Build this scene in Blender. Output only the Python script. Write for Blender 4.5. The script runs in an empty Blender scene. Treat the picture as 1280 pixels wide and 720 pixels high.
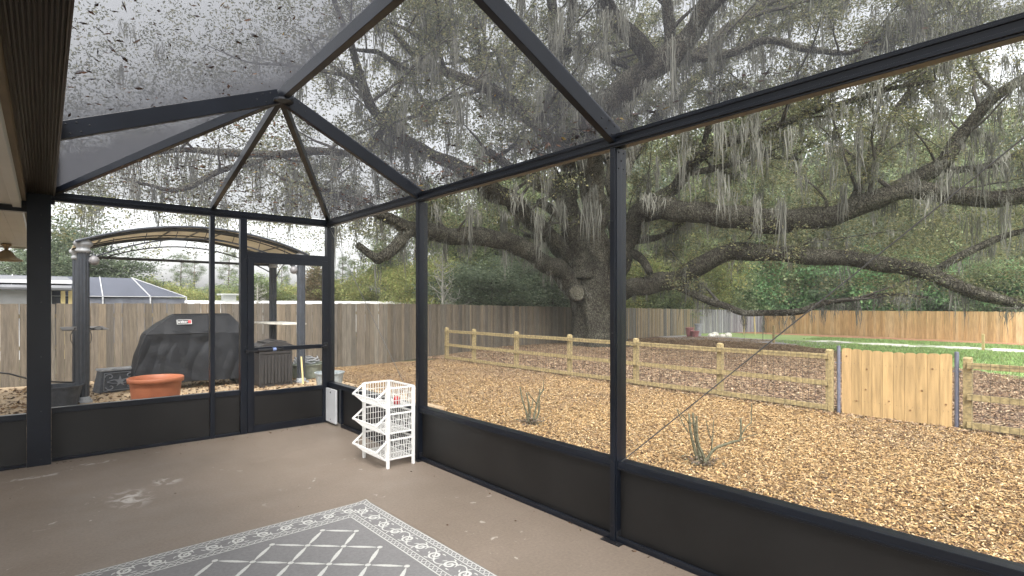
import bpy, math, random
import numpy as np
from mathutils import Vector, Matrix, noise as mnoise
HAZE = .0006
random.seed(7); RNG = np.random.default_rng(11)
scn = bpy.context.scene
COL = scn.collection
R = math.radians
EYE = 1.48
YAW = 40.7
Fx, Fy = math.sin(R(YAW)), math.cos(R(YAW))      # forward
Rx, Ry = Fy, -Fx                                 # right
FP, CX, HY = 680.0, 640.0, 380.5
def P(px, py, z):
    """point at depth z metres that is seen at photo pixel px, py"""
    r = (px-CX)/FP*z
    return Vector((Fx*z+Rx*r, Fy*z+Ry*r, EYE+(HY-py)/FP*z))
def PW(w, z): return w/2/FP*z
def g(x, y=0.0): return -0.35-0.0143*max(0.0, x-10.0)

# ------------------------------------------------------------------ materials
def mat(name, col=(0.5,0.5,0.5), rough=0.6, metal=0.0, noise=0.0, nscale=8.0, bump=0.0, bscale=40.0, spec=0.5,
        attr=None, trans=0.0, stretch=None, col2=None, ndetail=5.0):
    m = bpy.data.materials.new(name); m.use_nodes = True
    nt = m.node_tree; N = nt.nodes; L = nt.links
    b = N['Principled BSDF']; b.inputs['Roughness'].default_value = rough; b.inputs['Metallic'].default_value = metal
    b.inputs['Specular IOR Level'].default_value = spec
    b.inputs['Base Color'].default_value = (*col, 1)
    tc = N.new('ShaderNodeTexCoord'); mp = N.new('ShaderNodeMapping'); L.new(tc.outputs['Object'], mp.inputs['Vector'])
    if stretch: mp.inputs['Scale'].default_value = stretch
    src = None
    if attr:
        a = N.new('ShaderNodeAttribute'); a.attribute_name = attr; src = a.outputs['Color']
    if noise > 0 or col2:
        nz = N.new('ShaderNodeTexNoise'); nz.inputs['Scale'].default_value = nscale; nz.inputs['Detail'].default_value = ndetail
        L.new(mp.outputs[0], nz.inputs['Vector'])
        rp = N.new('ShaderNodeValToRGB'); L.new(nz.outputs['Fac'], rp.inputs['Fac'])
        rp.color_ramp.elements[0].position = 0.3; rp.color_ramp.elements[1].position = 0.72
        c2 = col2 or tuple(min(1, c*(1+noise)) for c in col)
        c1 = col if col2 else tuple(c*(1-noise) for c in col)
        if attr:
            c1 = (1-noise,)*3; c2 = (1+noise,)*3
        rp.color_ramp.elements[0].color = (*c1, 1); rp.color_ramp.elements[1].color = (*c2, 1)
        if src is not None:
            mx = N.new('ShaderNodeMix'); mx.data_type = 'RGBA'; mx.blend_type = 'MULTIPLY'; mx.inputs[0].default_value = 1
            L.new(src, mx.inputs[6]); L.new(rp.outputs[0], mx.inputs[7]); src = mx.outputs[2]
        else: src = rp.outputs[0]
    if src is not None: L.new(src, b.inputs['Base Color'])
    if bump > 0:
        nb = N.new('ShaderNodeTexNoise'); nb.inputs['Scale'].default_value = bscale; nb.inputs['Detail'].default_value = 6
        L.new(mp.outputs[0], nb.inputs['Vector'])
        bp = N.new('ShaderNodeBump'); bp.inputs['Strength'].default_value = bump; bp.inputs['Distance'].default_value = 0.02
        L.new(nb.outputs['Fac'], bp.inputs['Height']); L.new(bp.outputs[0], b.inputs['Normal'])
    if trans > 0:
        out = N['Material Output']; t = N.new('ShaderNodeBsdfTranslucent'); mxs = N.new('ShaderNodeMixShader'); mxs.inputs[0].default_value = trans
        if src is not None: L.new(src, t.inputs['Color'])
        else: t.inputs['Color'].default_value = (*col, 1)
        L.new(b.outputs[0], mxs.inputs[1]); L.new(t.outputs[0], mxs.inputs[2]); L.new(mxs.outputs[0], out.inputs['Surface'])
    return m

def screen_mat(name, a, dcol):
    """woven insect screen: the open share of the weave shrinks at grazing incidence, as in a real mesh"""
    m = bpy.data.materials.new(name); m.use_nodes = True
    nt = m.node_tree; N = nt.nodes; L = nt.links
    for n in list(N): N.remove(n)
    out = N.new('ShaderNodeOutputMaterial')
    geo = N.new('ShaderNodeNewGeometry'); dot = N.new('ShaderNodeVectorMath'); dot.operation = 'DOT_PRODUCT'
    L.new(geo.outputs['Normal'], dot.inputs[0]); L.new(geo.outputs['Incoming'], dot.inputs[1])
    ab = N.new('ShaderNodeMath'); ab.operation = 'ABSOLUTE'; L.new(dot.outputs['Value'], ab.inputs[0])
    mx = N.new('ShaderNodeMath'); mx.operation = 'MAXIMUM'; L.new(ab.outputs[0], mx.inputs[0]); mx.inputs[1].default_value = 0.05
    dv = N.new('ShaderNodeMath'); dv.operation = 'DIVIDE'; dv.inputs[0].default_value = a; L.new(mx.outputs[0], dv.inputs[1])
    mn = N.new('ShaderNodeMath'); mn.operation = 'MINIMUM'; L.new(dv.outputs[0], mn.inputs[0]); mn.inputs[1].default_value = 1.0
    # total = 1-(1-a)(1-min(1,a/cos))
    s1 = N.new('ShaderNodeMath'); s1.operation = 'SUBTRACT'; s1.inputs[0].default_value = 1; L.new(mn.outputs[0], s1.inputs[1])
    s2 = N.new('ShaderNodeMath'); s2.operation = 'MULTIPLY'; s2.inputs[0].default_value = 1-a; L.new(s1.outputs[0], s2.inputs[1])
    s3 = N.new('ShaderNodeMath'); s3.operation = 'SUBTRACT'; s3.inputs[0].default_value = 1; L.new(s2.outputs[0], s3.inputs[1])
    tr = N.new('ShaderNodeBsdfTransparent'); d = N.new('ShaderNodeBsdfDiffuse'); t = N.new('ShaderNodeBsdfTranslucent')
    d.inputs['Color'].default_value = (*dcol, 1); t.inputs['Color'].default_value = (*dcol, 1)
    m1 = N.new('ShaderNodeMixShader'); m1.inputs[0].default_value = 0.5; L.new(d.outputs[0], m1.inputs[1]); L.new(t.outputs[0], m1.inputs[2])
    m2 = N.new('ShaderNodeMixShader'); L.new(s3.outputs[0], m2.inputs[0]); L.new(tr.outputs[0], m2.inputs[1]); L.new(m1.outputs[0], m2.inputs[2])
    L.new(m2.outputs[0], out.inputs['Surface'])
    return m

M = {}
M['frame'] = mat('bronze_aluminium', (0.0058,0.0080,0.0135), 0.30, 0.0, 0.25, 3, 0.05, 200, spec=.38)
M['panel'] = mat('kick_panel_paint', (0.0125,0.0120,0.0118), 0.36, 0.0, 0.25, 2.5, 0.15, 260, spec=.35)
M['bolt'] = mat('bolt_metal', (0.012,0.012,0.014), 0.4)
M['gutter'] = mat('gutter_bronze', (0.026,0.021,0.017), 0.33, 0.0, 0.2, 2)
M['gutter_glint'] = mat('gutter_glint_paint', (0.10,0.09,0.08), 0.4)  # lighter colour standing in for the specular lines on the ribs
M['fascia'] = mat('fascia_brown', (0.16,0.125,0.085), 0.6, 0, 0.15, 3)
M['trim'] = mat('cream_trim', (0.42,0.435,0.42), 0.5, 0, 0.06, 3)
M['screen_roof'] = screen_mat('roof_screen_mesh', 0.215, (0.066,0.068,0.076))
M['screen_wall'] = screen_mat('wall_screen_mesh', 0.08, (0.085,0.09,0.083))
M['white_plastic'] = mat('white_plastic', (0.80,0.80,0.78), 0.4, 0, 0.03, 20)
M['white_metal'] = mat('pale_grey_metal', (0.52,0.53,0.55), 0.45, 0, 0.06, 6)
M['terracotta'] = mat('terracotta', (0.34,0.11,0.05), 0.55, 0, 0.12, 7)
M['black_fabric'] = mat('black_fabric', (0.008,0.009,0.012), 0.62, 0, 0.25, 5, 0.35, 60, spec=.3)
M['resin'] = mat('dark_resin', (0.021,0.019,0.019), 0.5, 0, 0.2, 12, 0.2, 80)
M['iron'] = mat('painted_iron', (0.035,0.04,0.05), 0.45, 0, 0.25, 10)
M['capital'] = mat('grey_capital', (0.26,0.27,0.28), 0.5, 0, 0.2, 10)
M['stone_dark'] = mat('dark_cast_stone', (0.045,0.05,0.06), 0.6, 0, 0.3, 15, 0.3, 60)
M['galv'] = mat('galvanised_metal', (0.27,0.30,0.31), 0.5, 0.0, 0.3, 12)
M['awning'] = mat('tan_awning', (0.50,0.45,0.36), 0.8, 0, 0.1, 4, trans=0.55)
M['slate'] = mat('light_stone_shelf', (0.55,0.53,0.47), 0.5, 0, 0.3, 6)
M['greywood'] = mat('grey_shelf', (0.10,0.095,0.09), 0.6, 0, 0.3, 6)
M['fence_board'] = mat('weathered_fence_board', attr='col', rough=0.85, noise=0.28, nscale=3.5, stretch=(9,9,0.8), bump=0.3, bscale=10)
M['pine_board'] = mat('new_pine_board', attr='col', rough=0.75, noise=0.26, nscale=2.5, stretch=(9,9,0.7), bump=0.15, bscale=10)
M['treated'] = mat('treated_timber', (0.30,0.235,0.115), 0.75, 0, 0.38, 4, 0.2, 12, stretch=(5,5,5))
M['mesh_wire'] = mat('fence_wire', (0.06,0.055,0.05), 0.5)
M['cable'] = mat('steel_cable', (0.09,0.09,0.09), 0.4)
M['hose'] = mat('black_hose', (0.02,0.02,0.022), 0.45)
def bark_mat(nm='oak_bark', gain=1.0):
    m = bpy.data.materials.new(nm); m.use_nodes = True
    nt = m.node_tree; N = nt.nodes; L = nt.links; b = N['Principled BSDF']; b.inputs['Roughness'].default_value = .95; b.inputs['Specular IOR Level'].default_value = .12
    tc = N.new('ShaderNodeTexCoord')
    vo = N.new('ShaderNodeTexVoronoi'); vo.feature = 'DISTANCE_TO_EDGE'; vo.inputs['Scale'].default_value = 11
    dn = N.new('ShaderNodeTexNoise'); dn.inputs['Scale'].default_value = 4; dn.inputs['Detail'].default_value = 6
    av = N.new('ShaderNodeVectorMath'); av.operation = 'MULTIPLY_ADD'; L.new(dn.outputs['Color'], av.inputs[0]); av.inputs[1].default_value = (.35,.35,.35); L.new(tc.outputs['Object'], av.inputs[2])
    L.new(tc.outputs['Object'], dn.inputs[0]); sc_ = N.new('ShaderNodeVectorMath'); sc_.operation = 'MULTIPLY'; sc_.inputs[1].default_value = (1,1,.38); L.new(av.outputs[0], sc_.inputs[0]); L.new(sc_.outputs[0], vo.inputs['Vector'])
    r1 = N.new('ShaderNodeValToRGB'); L.new(vo.outputs['Distance'], r1.inputs[0]); r1.color_ramp.elements[0].position = 0; r1.color_ramp.elements[0].color = (.36,.35,.34,1); r1.color_ramp.elements[1].position = .16
    n2 = N.new('ShaderNodeTexNoise'); n2.inputs['Scale'].default_value = 1.3; n2.inputs['Detail'].default_value = 8; n2.inputs['Roughness'].default_value = .65; L.new(tc.outputs['Object'], n2.inputs[0])
    r2 = N.new('ShaderNodeValToRGB'); L.new(n2.outputs[0], r2.inputs[0]); e = r2.color_ramp.elements; e[0].position = .32; e[0].color = (.032*gain,.028*gain,.023*gain,1); e[1].position = .62; e[1].color = (.078*gain,.074*gain,.058*gain,1)
    k = e.new(.78); k.color = (.17*gain,.165*gain,.14*gain,1)
    n3 = N.new('ShaderNodeTexNoise'); n3.inputs['Scale'].default_value = 22; n3.inputs['Detail'].default_value = 6; L.new(tc.outputs['Object'], n3.inputs[0])
    r3 = N.new('ShaderNodeValToRGB'); L.new(n3.outputs[0], r3.inputs[0]); r3.color_ramp.elements[0].position = .3; r3.color_ramp.elements[0].color = (.5,.5,.5,1); r3.color_ramp.elements[1].position = .7; r3.color_ramp.elements[1].color = (1.5,1.5,1.5,1)
    cur = r2.outputs[0]
    for q in (r1, r3):
        mx = N.new('ShaderNodeMix'); mx.data_type = 'RGBA'; mx.blend_type = 'MULTIPLY'; mx.inputs[0].default_value = 1; L.new(cur, mx.inputs[6]); L.new(q.outputs[0], mx.inputs[7]); cur = mx.outputs[2]
    L.new(cur, b.inputs['Base Color'])
    ad = N.new('ShaderNodeMath'); ad.operation = 'MULTIPLY_ADD'; L.new(r1.outputs[0], ad.inputs[0]); ad.inputs[1].default_value = .6; L.new(n3.outputs[0], ad.inputs[2])
    bp = N.new('ShaderNodeBump'); bp.inputs['Strength'].default_value = 1; bp.inputs['Distance'].default_value = .09; L.new(ad.outputs[0], bp.inputs['Height']); L.new(bp.outputs[0], b.inputs['Normal'])
    return m
M['bark'] = bark_mat('oak_bark', 1.5); M['bark_pale'] = bark_mat('lichen_grey_bark', 2.4)
M['twig'] = mat('oak_twig', (0.048,0.043,0.036), 0.9, 0, 0.35, 3)
M['cutwood'] = mat('cut_wood', (0.085,0.08,0.055), 0.85, 0, 0.35, 14)
M['leaf'] = mat('oak_leaf', attr='col', rough=0.55, trans=0.48, spec=0.35)
M['moss'] = mat('spanish_moss', attr='col', rough=0.95, trans=0.3, spec=0.1)
M['fern'] = mat('fern', attr='col', rough=0.8, trans=0.2)
M['chips'] = mat('wood_chips', attr='col', rough=0.85, spec=0.25)
M['litter'] = mat('dead_leaves', attr='col', rough=0.7, trans=0.15, spec=0.3)
M['grassblade'] = mat('grass_blade', attr='col', rough=0.6, trans=0.3)
M['shrubbark'] = mat('shrub_bark', (0.055,0.052,0.028), 0.9, 0, 0.35, 30, 0.6, 60, col2=(0.155,0.15,0.095))
M['pine_bark'] = mat('pine_bark', (0.11,0.09,0.075), 0.95, 0, 0.3, 5, 0.5, 20)
M['siding'] = mat('pale_siding', (0.55,0.56,0.58), 0.6, 0, 0.06, 3)
M['roofgrey'] = mat('grey_roof', (0.17,0.175,0.19), 0.7, 0, 0.15, 3)
M['cage'] = mat('cage_screen', (0.085,0.093,0.12), 0.7, 0, 0.08, 2)
M['white'] = mat('white_paint', (0.75,0.75,0.74), 0.5, 0, 0.05, 3)
M['yellowwood'] = mat('yellow_timber', (0.42,0.34,0.16), 0.8, 0, 0.1, 4)
M['rugpat'] = mat('rug_ivory', (0.56,0.56,0.53), 0.9, 0, 0.12, 120)
M['rugbase'] = mat('rug_grey', (0.205,0.20,0.20), 0.92, 0, 0.10, 60, 0.25, 500)
M['bronze'] = mat('lamp_bronze', (0.22,0.16,0.09), 0.45, 0.2)
M['ball'] = mat('frosted_globe', (0.17,0.165,0.17), 0.4)
M['blue'] = mat('blue_label', (0.22,0.30,0.55), 0.4)
M['red'] = mat('red_plastic', (0.45,0.03,0.03), 0.4)
M['redpot'] = mat('pink_red_pot', (0.27,0.12,0.12), 0.5)
M['paver'] = mat('sandy_pavers', (0.36,0.27,0.17), 0.85, 0, 0.3, 6, 0.4, 30)

# concrete floor: taupe paint, worn patches, pale chips
def concrete():
    m = bpy.data.materials.new('painted_concrete'); m.use_nodes = True
    nt = m.node_tree; N = nt.nodes; L = nt.links; b = N['Principled BSDF']
    tc = N.new('ShaderNodeTexCoord')
    def nz(s, d=6, dist=0.0):
        n = N.new('ShaderNodeTexNoise'); n.inputs['Scale'].default_value = s; n.inputs['Detail'].default_value = d
        n.inputs['Distortion'].default_value = dist; L.new(tc.outputs['Object'], n.inputs['Vector']); return n
    def ramp(src, p0, c0, p1, c1):
        r = N.new('ShaderNodeValToRGB'); L.new(src, r.inputs[0]); r.color_ramp.elements[0].position = p0; r.color_ramp.elements[1].position = p1
        r.color_ramp.elements[0].color = (*c0, 1); r.color_ramp.elements[1].color = (*c1, 1); return r
    a = ramp(nz(1.1).outputs[0], .3, (0.192,0.154,0.121), .7, (0.236,0.190,0.152))
    f = ramp(nz(55, 4).outputs[0], .3, (.88,.88,.88), .7, (1.08,1.08,1.08))
    mx = N.new('ShaderNodeMix'); mx.data_type = 'RGBA'; mx.blend_type = 'MULTIPLY'; mx.inputs[0].default_value = 1
    L.new(a.outputs[0], mx.inputs[6]); L.new(f.outputs[0], mx.inputs[7])
    # chips only where a broad noise allows them
    c1 = ramp(nz(9, 10, 1.2).outputs[0], .655, (0,0,0), .70, (1,1,1)); c2 = ramp(nz(1.6, 2).outputs[0], .52, (0,0,0), .62, (1,1,1))
    ml = N.new('ShaderNodeMath'); ml.operation = 'MULTIPLY'; L.new(c1.outputs[0], ml.inputs[0]); L.new(c2.outputs[0], ml.inputs[1])
    m2 = N.new('ShaderNodeMix'); m2.data_type = 'RGBA'; L.new(ml.outputs[0], m2.inputs[0]); L.new(mx.outputs[2], m2.inputs[6]); m2.inputs[7].default_value = (0.42,0.38,0.33,1)
    # the two worn scuffs by the end wall
    cur = m2.outputs[2]
    for (cx, cy, sx, sy) in ((0.50,5.05,.17,.30), (0.78,5.35,.13,.16), (-0.05,6.2,.35,.06), (0.35,6.38,.25,.05)):
        mp = N.new('ShaderNodeMapping'); mp.vector_type = 'TEXTURE'; mp.inputs['Location'].default_value = (cx, cy, 0); mp.inputs['Scale'].default_value = (sx, sy, 1)
        L.new(tc.outputs['Object'], mp.inputs['Vector'])
        sp = N.new('ShaderNodeTexGradient'); sp.gradient_type = 'SPHERICAL'; L.new(mp.outputs[0], sp.inputs[0])
        q = N.new('ShaderNodeMath'); q.operation = 'MULTIPLY'; L.new(sp.outputs['Fac'], q.inputs[0])
        w = ramp(nz(7, 10, 1.6).outputs[0], .50, (0,0,0), .60, (1,1,1)); L.new(w.outputs[0], q.inputs[1])
        q2 = N.new('ShaderNodeMath'); q2.operation = 'MULTIPLY'; q2.use_clamp = True; L.new(q.outputs[0], q2.inputs[0]); q2.inputs[1].default_value = 1.3 if cx < 2 else .35
        k = N.new('ShaderNodeMix'); k.data_type = 'RGBA'; L.new(q2.outputs[0], k.inputs[0]); L.new(cur, k.inputs[6]); k.inputs[7].default_value = (0.50,0.46,0.42,1); cur = k.outputs[2]
    L.new(cur, b.inputs['Base Color'])
    r = ramp(nz(2.3).outputs[0], .3, (.42,)*3, .7, (.62,)*3); L.new(r.outputs[0], b.inputs['Roughness'])
    bp = N.new('ShaderNodeBump'); bp.inputs['Strength'].default_value = .25; bp.inputs['Distance'].default_value = .004
    L.new(nz(90, 4).outputs[0], bp.inputs['Height']); L.new(bp.outputs[0], b.inputs['Normal'])
    return m
M['floor'] = concrete()
def ground_mat(name, c1, c2, c3, s=14.0, bump=.6):
    m = bpy.data.materials.new(name); m.use_nodes = True
    nt = m.node_tree; N = nt.nodes; L = nt.links; b = N['Principled BSDF']; b.inputs['Roughness'].default_value = .95; b.inputs['Specular IOR Level'].default_value = .15
    tc = N.new('ShaderNodeTexCoord')
    n1 = N.new('ShaderNodeTexNoise'); n1.inputs['Scale'].default_value = s; n1.inputs['Detail'].default_value = 10; n1.inputs['Roughness'].default_value = .7
    n2 = N.new('ShaderNodeTexNoise'); n2.inputs['Scale'].default_value = .5; n2.inputs['Detail'].default_value = 5
    L.new(tc.outputs['Object'], n1.inputs[0]); L.new(tc.outputs['Object'], n2.inputs[0])
    r = N.new('ShaderNodeValToRGB'); L.new(n1.outputs[0], r.inputs[0]); e = r.color_ramp.elements
    e[0].position = .3; e[0].color = (*c1, 1); e[1].position = .7; e[1].color = (*c2, 1)
    r2 = N.new('ShaderNodeValToRGB'); L.new(n2.outputs[0], r2.inputs[0]); r2.color_ramp.elements[0].position = .35; r2.color_ramp.elements[1].position = .65
    r2.color_ramp.elements[0].color = (0,0,0,1); r2.color_ramp.elements[1].color = (.6,.6,.6,1)
    mx = N.new('ShaderNodeMix'); mx.data_type = 'RGBA'; L.new(r2.outputs[0], mx.inputs[0]); L.new(r.outputs[0], mx.inputs[6]); mx.inputs[7].default_value = (*c3, 1)
    L.new(mx.outputs[2], b.inputs['Base Color'])
    bp = N.new('ShaderNodeBump'); bp.inputs['Strength'].default_value = bump; bp.inputs['Distance'].default_value = .05
    L.new(n1.outputs[0], bp.inputs['Height']); L.new(bp.outputs[0], b.inputs['Normal'])
    return m
M['soil'] = ground_mat('forest_soil', (0.05,0.045,0.03), (0.13,0.11,0.07), (0.07,0.08,0.035), 6)
M['mulch'] = ground_mat('tan_mulch_bed', (0.07,0.042,0.025), (0.22,0.14,0.08), (0.15,0.095,0.055), 40)
M['mulch2'] = ground_mat('brown_mulch_bed', (0.07,0.045,0.035), (0.20,0.13,0.10), (0.14,0.095,0.075), 30)
M['grass'] = ground_mat('lawn', (0.15,0.22,0.08), (0.29,0.38,0.16), (0.25,0.31,0.14), 9)
M['sand'] = ground_mat('pale_sand', (0.52,0.50,0.45), (0.75,0.73,0.70), (0.62,0.60,0.54), 7, .2)
M['ashy'] = ground_mat('grey_bare_soil', (0.17,0.155,0.15), (0.33,0.32,0.32), (0.22,0.20,0.18), 8, .3)
M['redmulch'] = ground_mat('orange_mulch', (0.26,0.14,0.08), (0.42,0.25,0.15), (0.34,0.19,0.11), 14)

# ------------------------------------------------------------------ helpers
def link(o, parent=None):
    COL.objects.link(o)
    if parent is not None: o.parent = parent
    return o
def tag(o, label=None, cat=None, group=None, kind=None):
    if label: o['label'] = label
    if cat: o['category'] = cat
    if group: o['group'] = group
    if kind: o['kind'] = kind
    return o
def empty(name, loc=(0,0,0), rz=0.0, **k):
    o = bpy.data.objects.new(name, None); link(o); o.location = loc; o.rotation_euler = (0,0,rz); o.empty_display_size = .2
    return tag(o, **k)
def copy_tree(o, parent=None):
    c = o.copy(); COL.objects.link(c); c.parent = parent
    for ch in [x for x in list(o.children)]: copy_tree(ch, c)
    return c
class MB:
    def __init__(s): s.v = []; s.f = []; s.m = []; s.c = []; s.mi = 0; s.cc = (1,1,1)
    def add(s, vs, fs):
        o = len(s.v); s.v += [tuple(v) for v in vs]; s.c += [s.cc]*len(vs)
        s.f += [tuple(i+o for i in f) for f in fs]; s.m += [s.mi]*len(fs); return s
    def box(s, x0, x1, y0, y1, z0, z1):
        vs = [(x,y,z) for x in (x0,x1) for y in (y0,y1) for z in (z0,z1)]
        return s.add(vs, [(0,1,3,2),(4,6,7,5),(0,4,5,1),(2,3,7,6),(0,2,6,4),(1,5,7,3)])
    def bar(s, p, q, w, h, up=(0,0,1)):
        p, q, up = Vector(p), Vector(q), Vector(up); d = (q-p).normalized(); a = d.cross(up)
        if a.length < 1e-5: a = d.cross(Vector((0,1,0)))
        a.normalize(); b = a.cross(d).normalized(); a *= w/2; b *= h/2
        vs = [t+i*a+j*b for t in (p,q) for i in (-1,1) for j in (-1,1)]
        return s.add(vs, [(0,1,3,2),(4,6,7,5),(0,4,5,1),(2,3,7,6),(0,2,6,4),(1,5,7,3)])
    def tube(s, pts, rad, n=8, cap=True, jit=0.0, flat=1.0):
        pts = [Vector(p) for p in pts]
        if not hasattr(rad, '__len__'): rad = [rad]*len(pts)
        o = len(s.v); u = None; vs = []; ph = random.random()*9
        for i, p in enumerate(pts):
            d = (pts[min(i+1,len(pts)-1)]-pts[max(i-1,0)])
            if d.length < 1e-9: d = Vector((0,0,1))
            d.normalize()
            if u is None:
                u = d.orthogonal().normalized()
            else:
                u = (u-d*u.dot(d)); u = u.normalized() if u.length > 1e-6 else d.orthogonal().normalized()
            w = d.cross(u)
            for k in range(n):
                a = 2*math.pi*k/n; r = rad[i]
                if jit: r *= 1+jit*(mnoise.noise(Vector((math.cos(a)*1.3+ph, math.sin(a)*1.3, i*.33)))*1.6)
                vs.append(p+u*math.cos(a)*r+w*math.sin(a)*r*flat)
        fs = [(i*n+k, i*n+(k+1)%n, (i+1)*n+(k+1)%n, (i+1)*n+k) for i in range(len(pts)-1) for k in range(n)]
        if cap: fs += [tuple(reversed(range(n))), tuple((len(pts)-1)*n+k for k in range(n))]
        return s.add(vs, fs)
    def lathe(s, prof, n=24, c=(0,0,0), sx=1.0, sy=1.0):
        vs = [(c[0]+r*math.cos(2*math.pi*k/n)*sx, c[1]+r*math.sin(2*math.pi*k/n)*sy, c[2]+z) for r, z in prof for k in range(n)]
        return s.add(vs, [(i*n+k, i*n+(k+1)%n, (i+1)*n+(k+1)%n, (i+1)*n+k) for i in range(len(prof)-1) for k in range(n)])
    def prism(s, poly, y0, y1, axis='y'):
        """poly in (x,z); extruded along y (or poly in (y,z) extruded along x, or (x,y) along z)"""
        n = len(poly)
        def mk(a, b, t): return (a,t,b) if axis == 'y' else ((t,a,b) if axis == 'x' else (a,b,t))
        vs = [mk(a,b,y0) for a,b in poly]+[mk(a,b,y1) for a,b in poly]
        return s.add(vs, [tuple(range(n)), tuple(reversed(range(n,2*n)))]+[(i,(i+1)%n,n+(i+1)%n,n+i) for i in range(n)])
    def build(s, name, mats, parent=None, smooth=False, bevel=0.0, fix=True):
        me = bpy.data.meshes.new(name); me.from_pydata(s.v, [], s.f)
        if not isinstance(mats, (list, tuple)): mats = [mats]
        for m in mats: me.materials.append(m)
        if len(mats) > 1: me.polygons.foreach_set('material_index', s.m)
        if any(c != (1,1,1) for c in s.c):
            a = me.color_attributes.new('col', 'FLOAT_COLOR', 'POINT')
            a.data.foreach_set('color', np.array([(c[0],c[1],c[2],1) for c in s.c], dtype=np.float32).ravel())
        if fix:
            import bmesh
            bm = bmesh.new(); bm.from_mesh(me); bmesh.ops.recalc_face_normals(bm, faces=bm.faces[:]); bm.to_mesh(me); bm.free()
        if smooth: me.polygons.foreach_set('use_smooth', [True]*len(me.polygons))
        me.update()
        o = bpy.data.objects.new(name, me); link(o, parent)
        if bevel > 0:
            md = o.modifiers.new('bevel', 'BEVEL'); md.width = bevel; md.segments = 2; md.limit_method = 'ANGLE'
        return o
def bulk(name, verts, nper, cols, material, parent=None):
    """verts: (K*nper,3) array, one nper-gon each; cols: (K,3)"""
    K = len(verts)//nper
    me = bpy.data.meshes.new(name); me.vertices.add(K*nper); me.loops.add(K*nper); me.polygons.add(K)
    me.vertices.foreach_set('co', np.ascontiguousarray(verts, dtype=np.float32).ravel())
    me.loops.foreach_set('vertex_index', np.arange(K*nper, dtype=np.int32))
    me.polygons.foreach_set('loop_start', np.arange(0, K*nper, nper, dtype=np.int32))
    me.materials.append(material)
    a = me.color_attributes.new('col', 'FLOAT_COLOR', 'POINT')
    c = np.ones((K*nper, 4), dtype=np.float32); c[:, :3] = np.repeat(cols, nper, axis=0)
    a.data.foreach_set('color', c.ravel())
    me.update(calc_edges=True)
    o = bpy.data.objects.new(name, me); link(o, parent); return o
def unit(v): return v/np.maximum(np.linalg.norm(v, axis=1, keepdims=True), 1e-9)
def leaf_quads(C, L, W, flat=0.5, droop=0.0):
    """rhombic leaves: centres C (N,3), length L, width W arrays"""
    n = len(C); a = RNG.normal(size=(n,3)); a[:,2] = a[:,2]*flat-droop; a = unit(a)
    b = unit(np.cross(a, RNG.normal(size=(n,3)))); L = L[:,None]; W = W[:,None]
    V = np.stack([C-a*L/2, C+b*W/2-a*L*.05, C+a*L/2, C-b*W/2-a*L*.05], axis=1)
    return V.reshape(-1,3)
def shade(base, n, var=.3, hue=.12):
    b = np.array(base)[None,:]*(1+RNG.uniform(-var, var, (n,1))); return np.clip(b*(1+RNG.uniform(-hue, hue, (n,3))), 0, 1)
def smooth_path(cps, step=.35):
    """catmull-rom through (Vector, radius)"""
    pts = []; rs = []
    n = len(cps)
    for i in range(n-1):
        p0, p1, p2, p3 = cps[max(i-1,0)], cps[i], cps[i+1], cps[min(i+2,n-1)]
        k = max(2, int((p2[0]-p1[0]).length/step))
        for j in range(k+(i == n-2)):
            t = j/k; a, b, c, d = p0[0], p1[0], p2[0], p3[0]
            pts.append(.5*((2*b)+(c-a)*t+(2*a-5*b+4*c-d)*t*t+(-a+3*b-3*c+d)*t**3)); rs.append(p1[1]*(1-t)+p2[1]*t)
    return pts, rs

# ------------------------------------------------------------------ camera, light
cam = bpy.data.cameras.new('camera'); co = bpy.data.objects.new('camera', cam); link(co)
co.location = (0,0,EYE); co.rotation_euler = (R(90), 0, R(-YAW))
cam.sensor_width = 36; cam.lens = 36*FP/1280; cam.shift_y = (HY-360)/1280; cam.clip_end = 1000; cam.clip_start = .02
scn.camera = co
w = bpy.data.worlds.new('World'); scn.world = w; w.use_nodes = True
nt = w.node_tree; bg = nt.nodes['Background']; sky = nt.nodes.new('ShaderNodeTexSky'); sky.sky_type = 'NISHITA'; sky.sun_disc = False
SE, SR = 52, 215
sky.sun_elevation = R(SE); sky.sun_rotation = R(SR); sky.dust_density = 4; sky.air_density = 1.2
hs = nt.nodes.new('ShaderNodeHueSaturation'); hs.inputs['Saturation'].default_value = .12
nt.links.new(sky.outputs[0], hs.inputs['Color']); nt.links.new(hs.outputs[0], bg.inputs['Color']); bg.inputs['Strength'].default_value = .15
sl = bpy.data.lights.new('sun', 'SUN'); sl.energy = 1.5; sl.angle = R(18); sl.color = (1,.96,.9)
so = bpy.data.objects.new('sun', sl); link(so)
sd = Vector((math.sin(R(SR))*math.cos(R(SE)), math.cos(R(SR))*math.cos(R(SE)), math.sin(R(SE))))
so.rotation_euler = sd.to_track_quat('Z','Y').to_euler()
scn.view_settings.view_transform = 'Standard'; scn.view_settings.look = 'None'; scn.view_settings.exposure = 1.75; scn.view_settings.gamma = 1
scn.cycles.use_denoising = True
scn.cycles.max_bounces = 6; scn.cycles.diffuse_bounces = 4; scn.cycles.glossy_bounces = 2; scn.cycles.transmission_bounces = 4; scn.cycles.transparent_max_bounces = 12
scn.cycles.use_adaptive_sampling = True; scn.cycles.adaptive_threshold = .02

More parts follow.
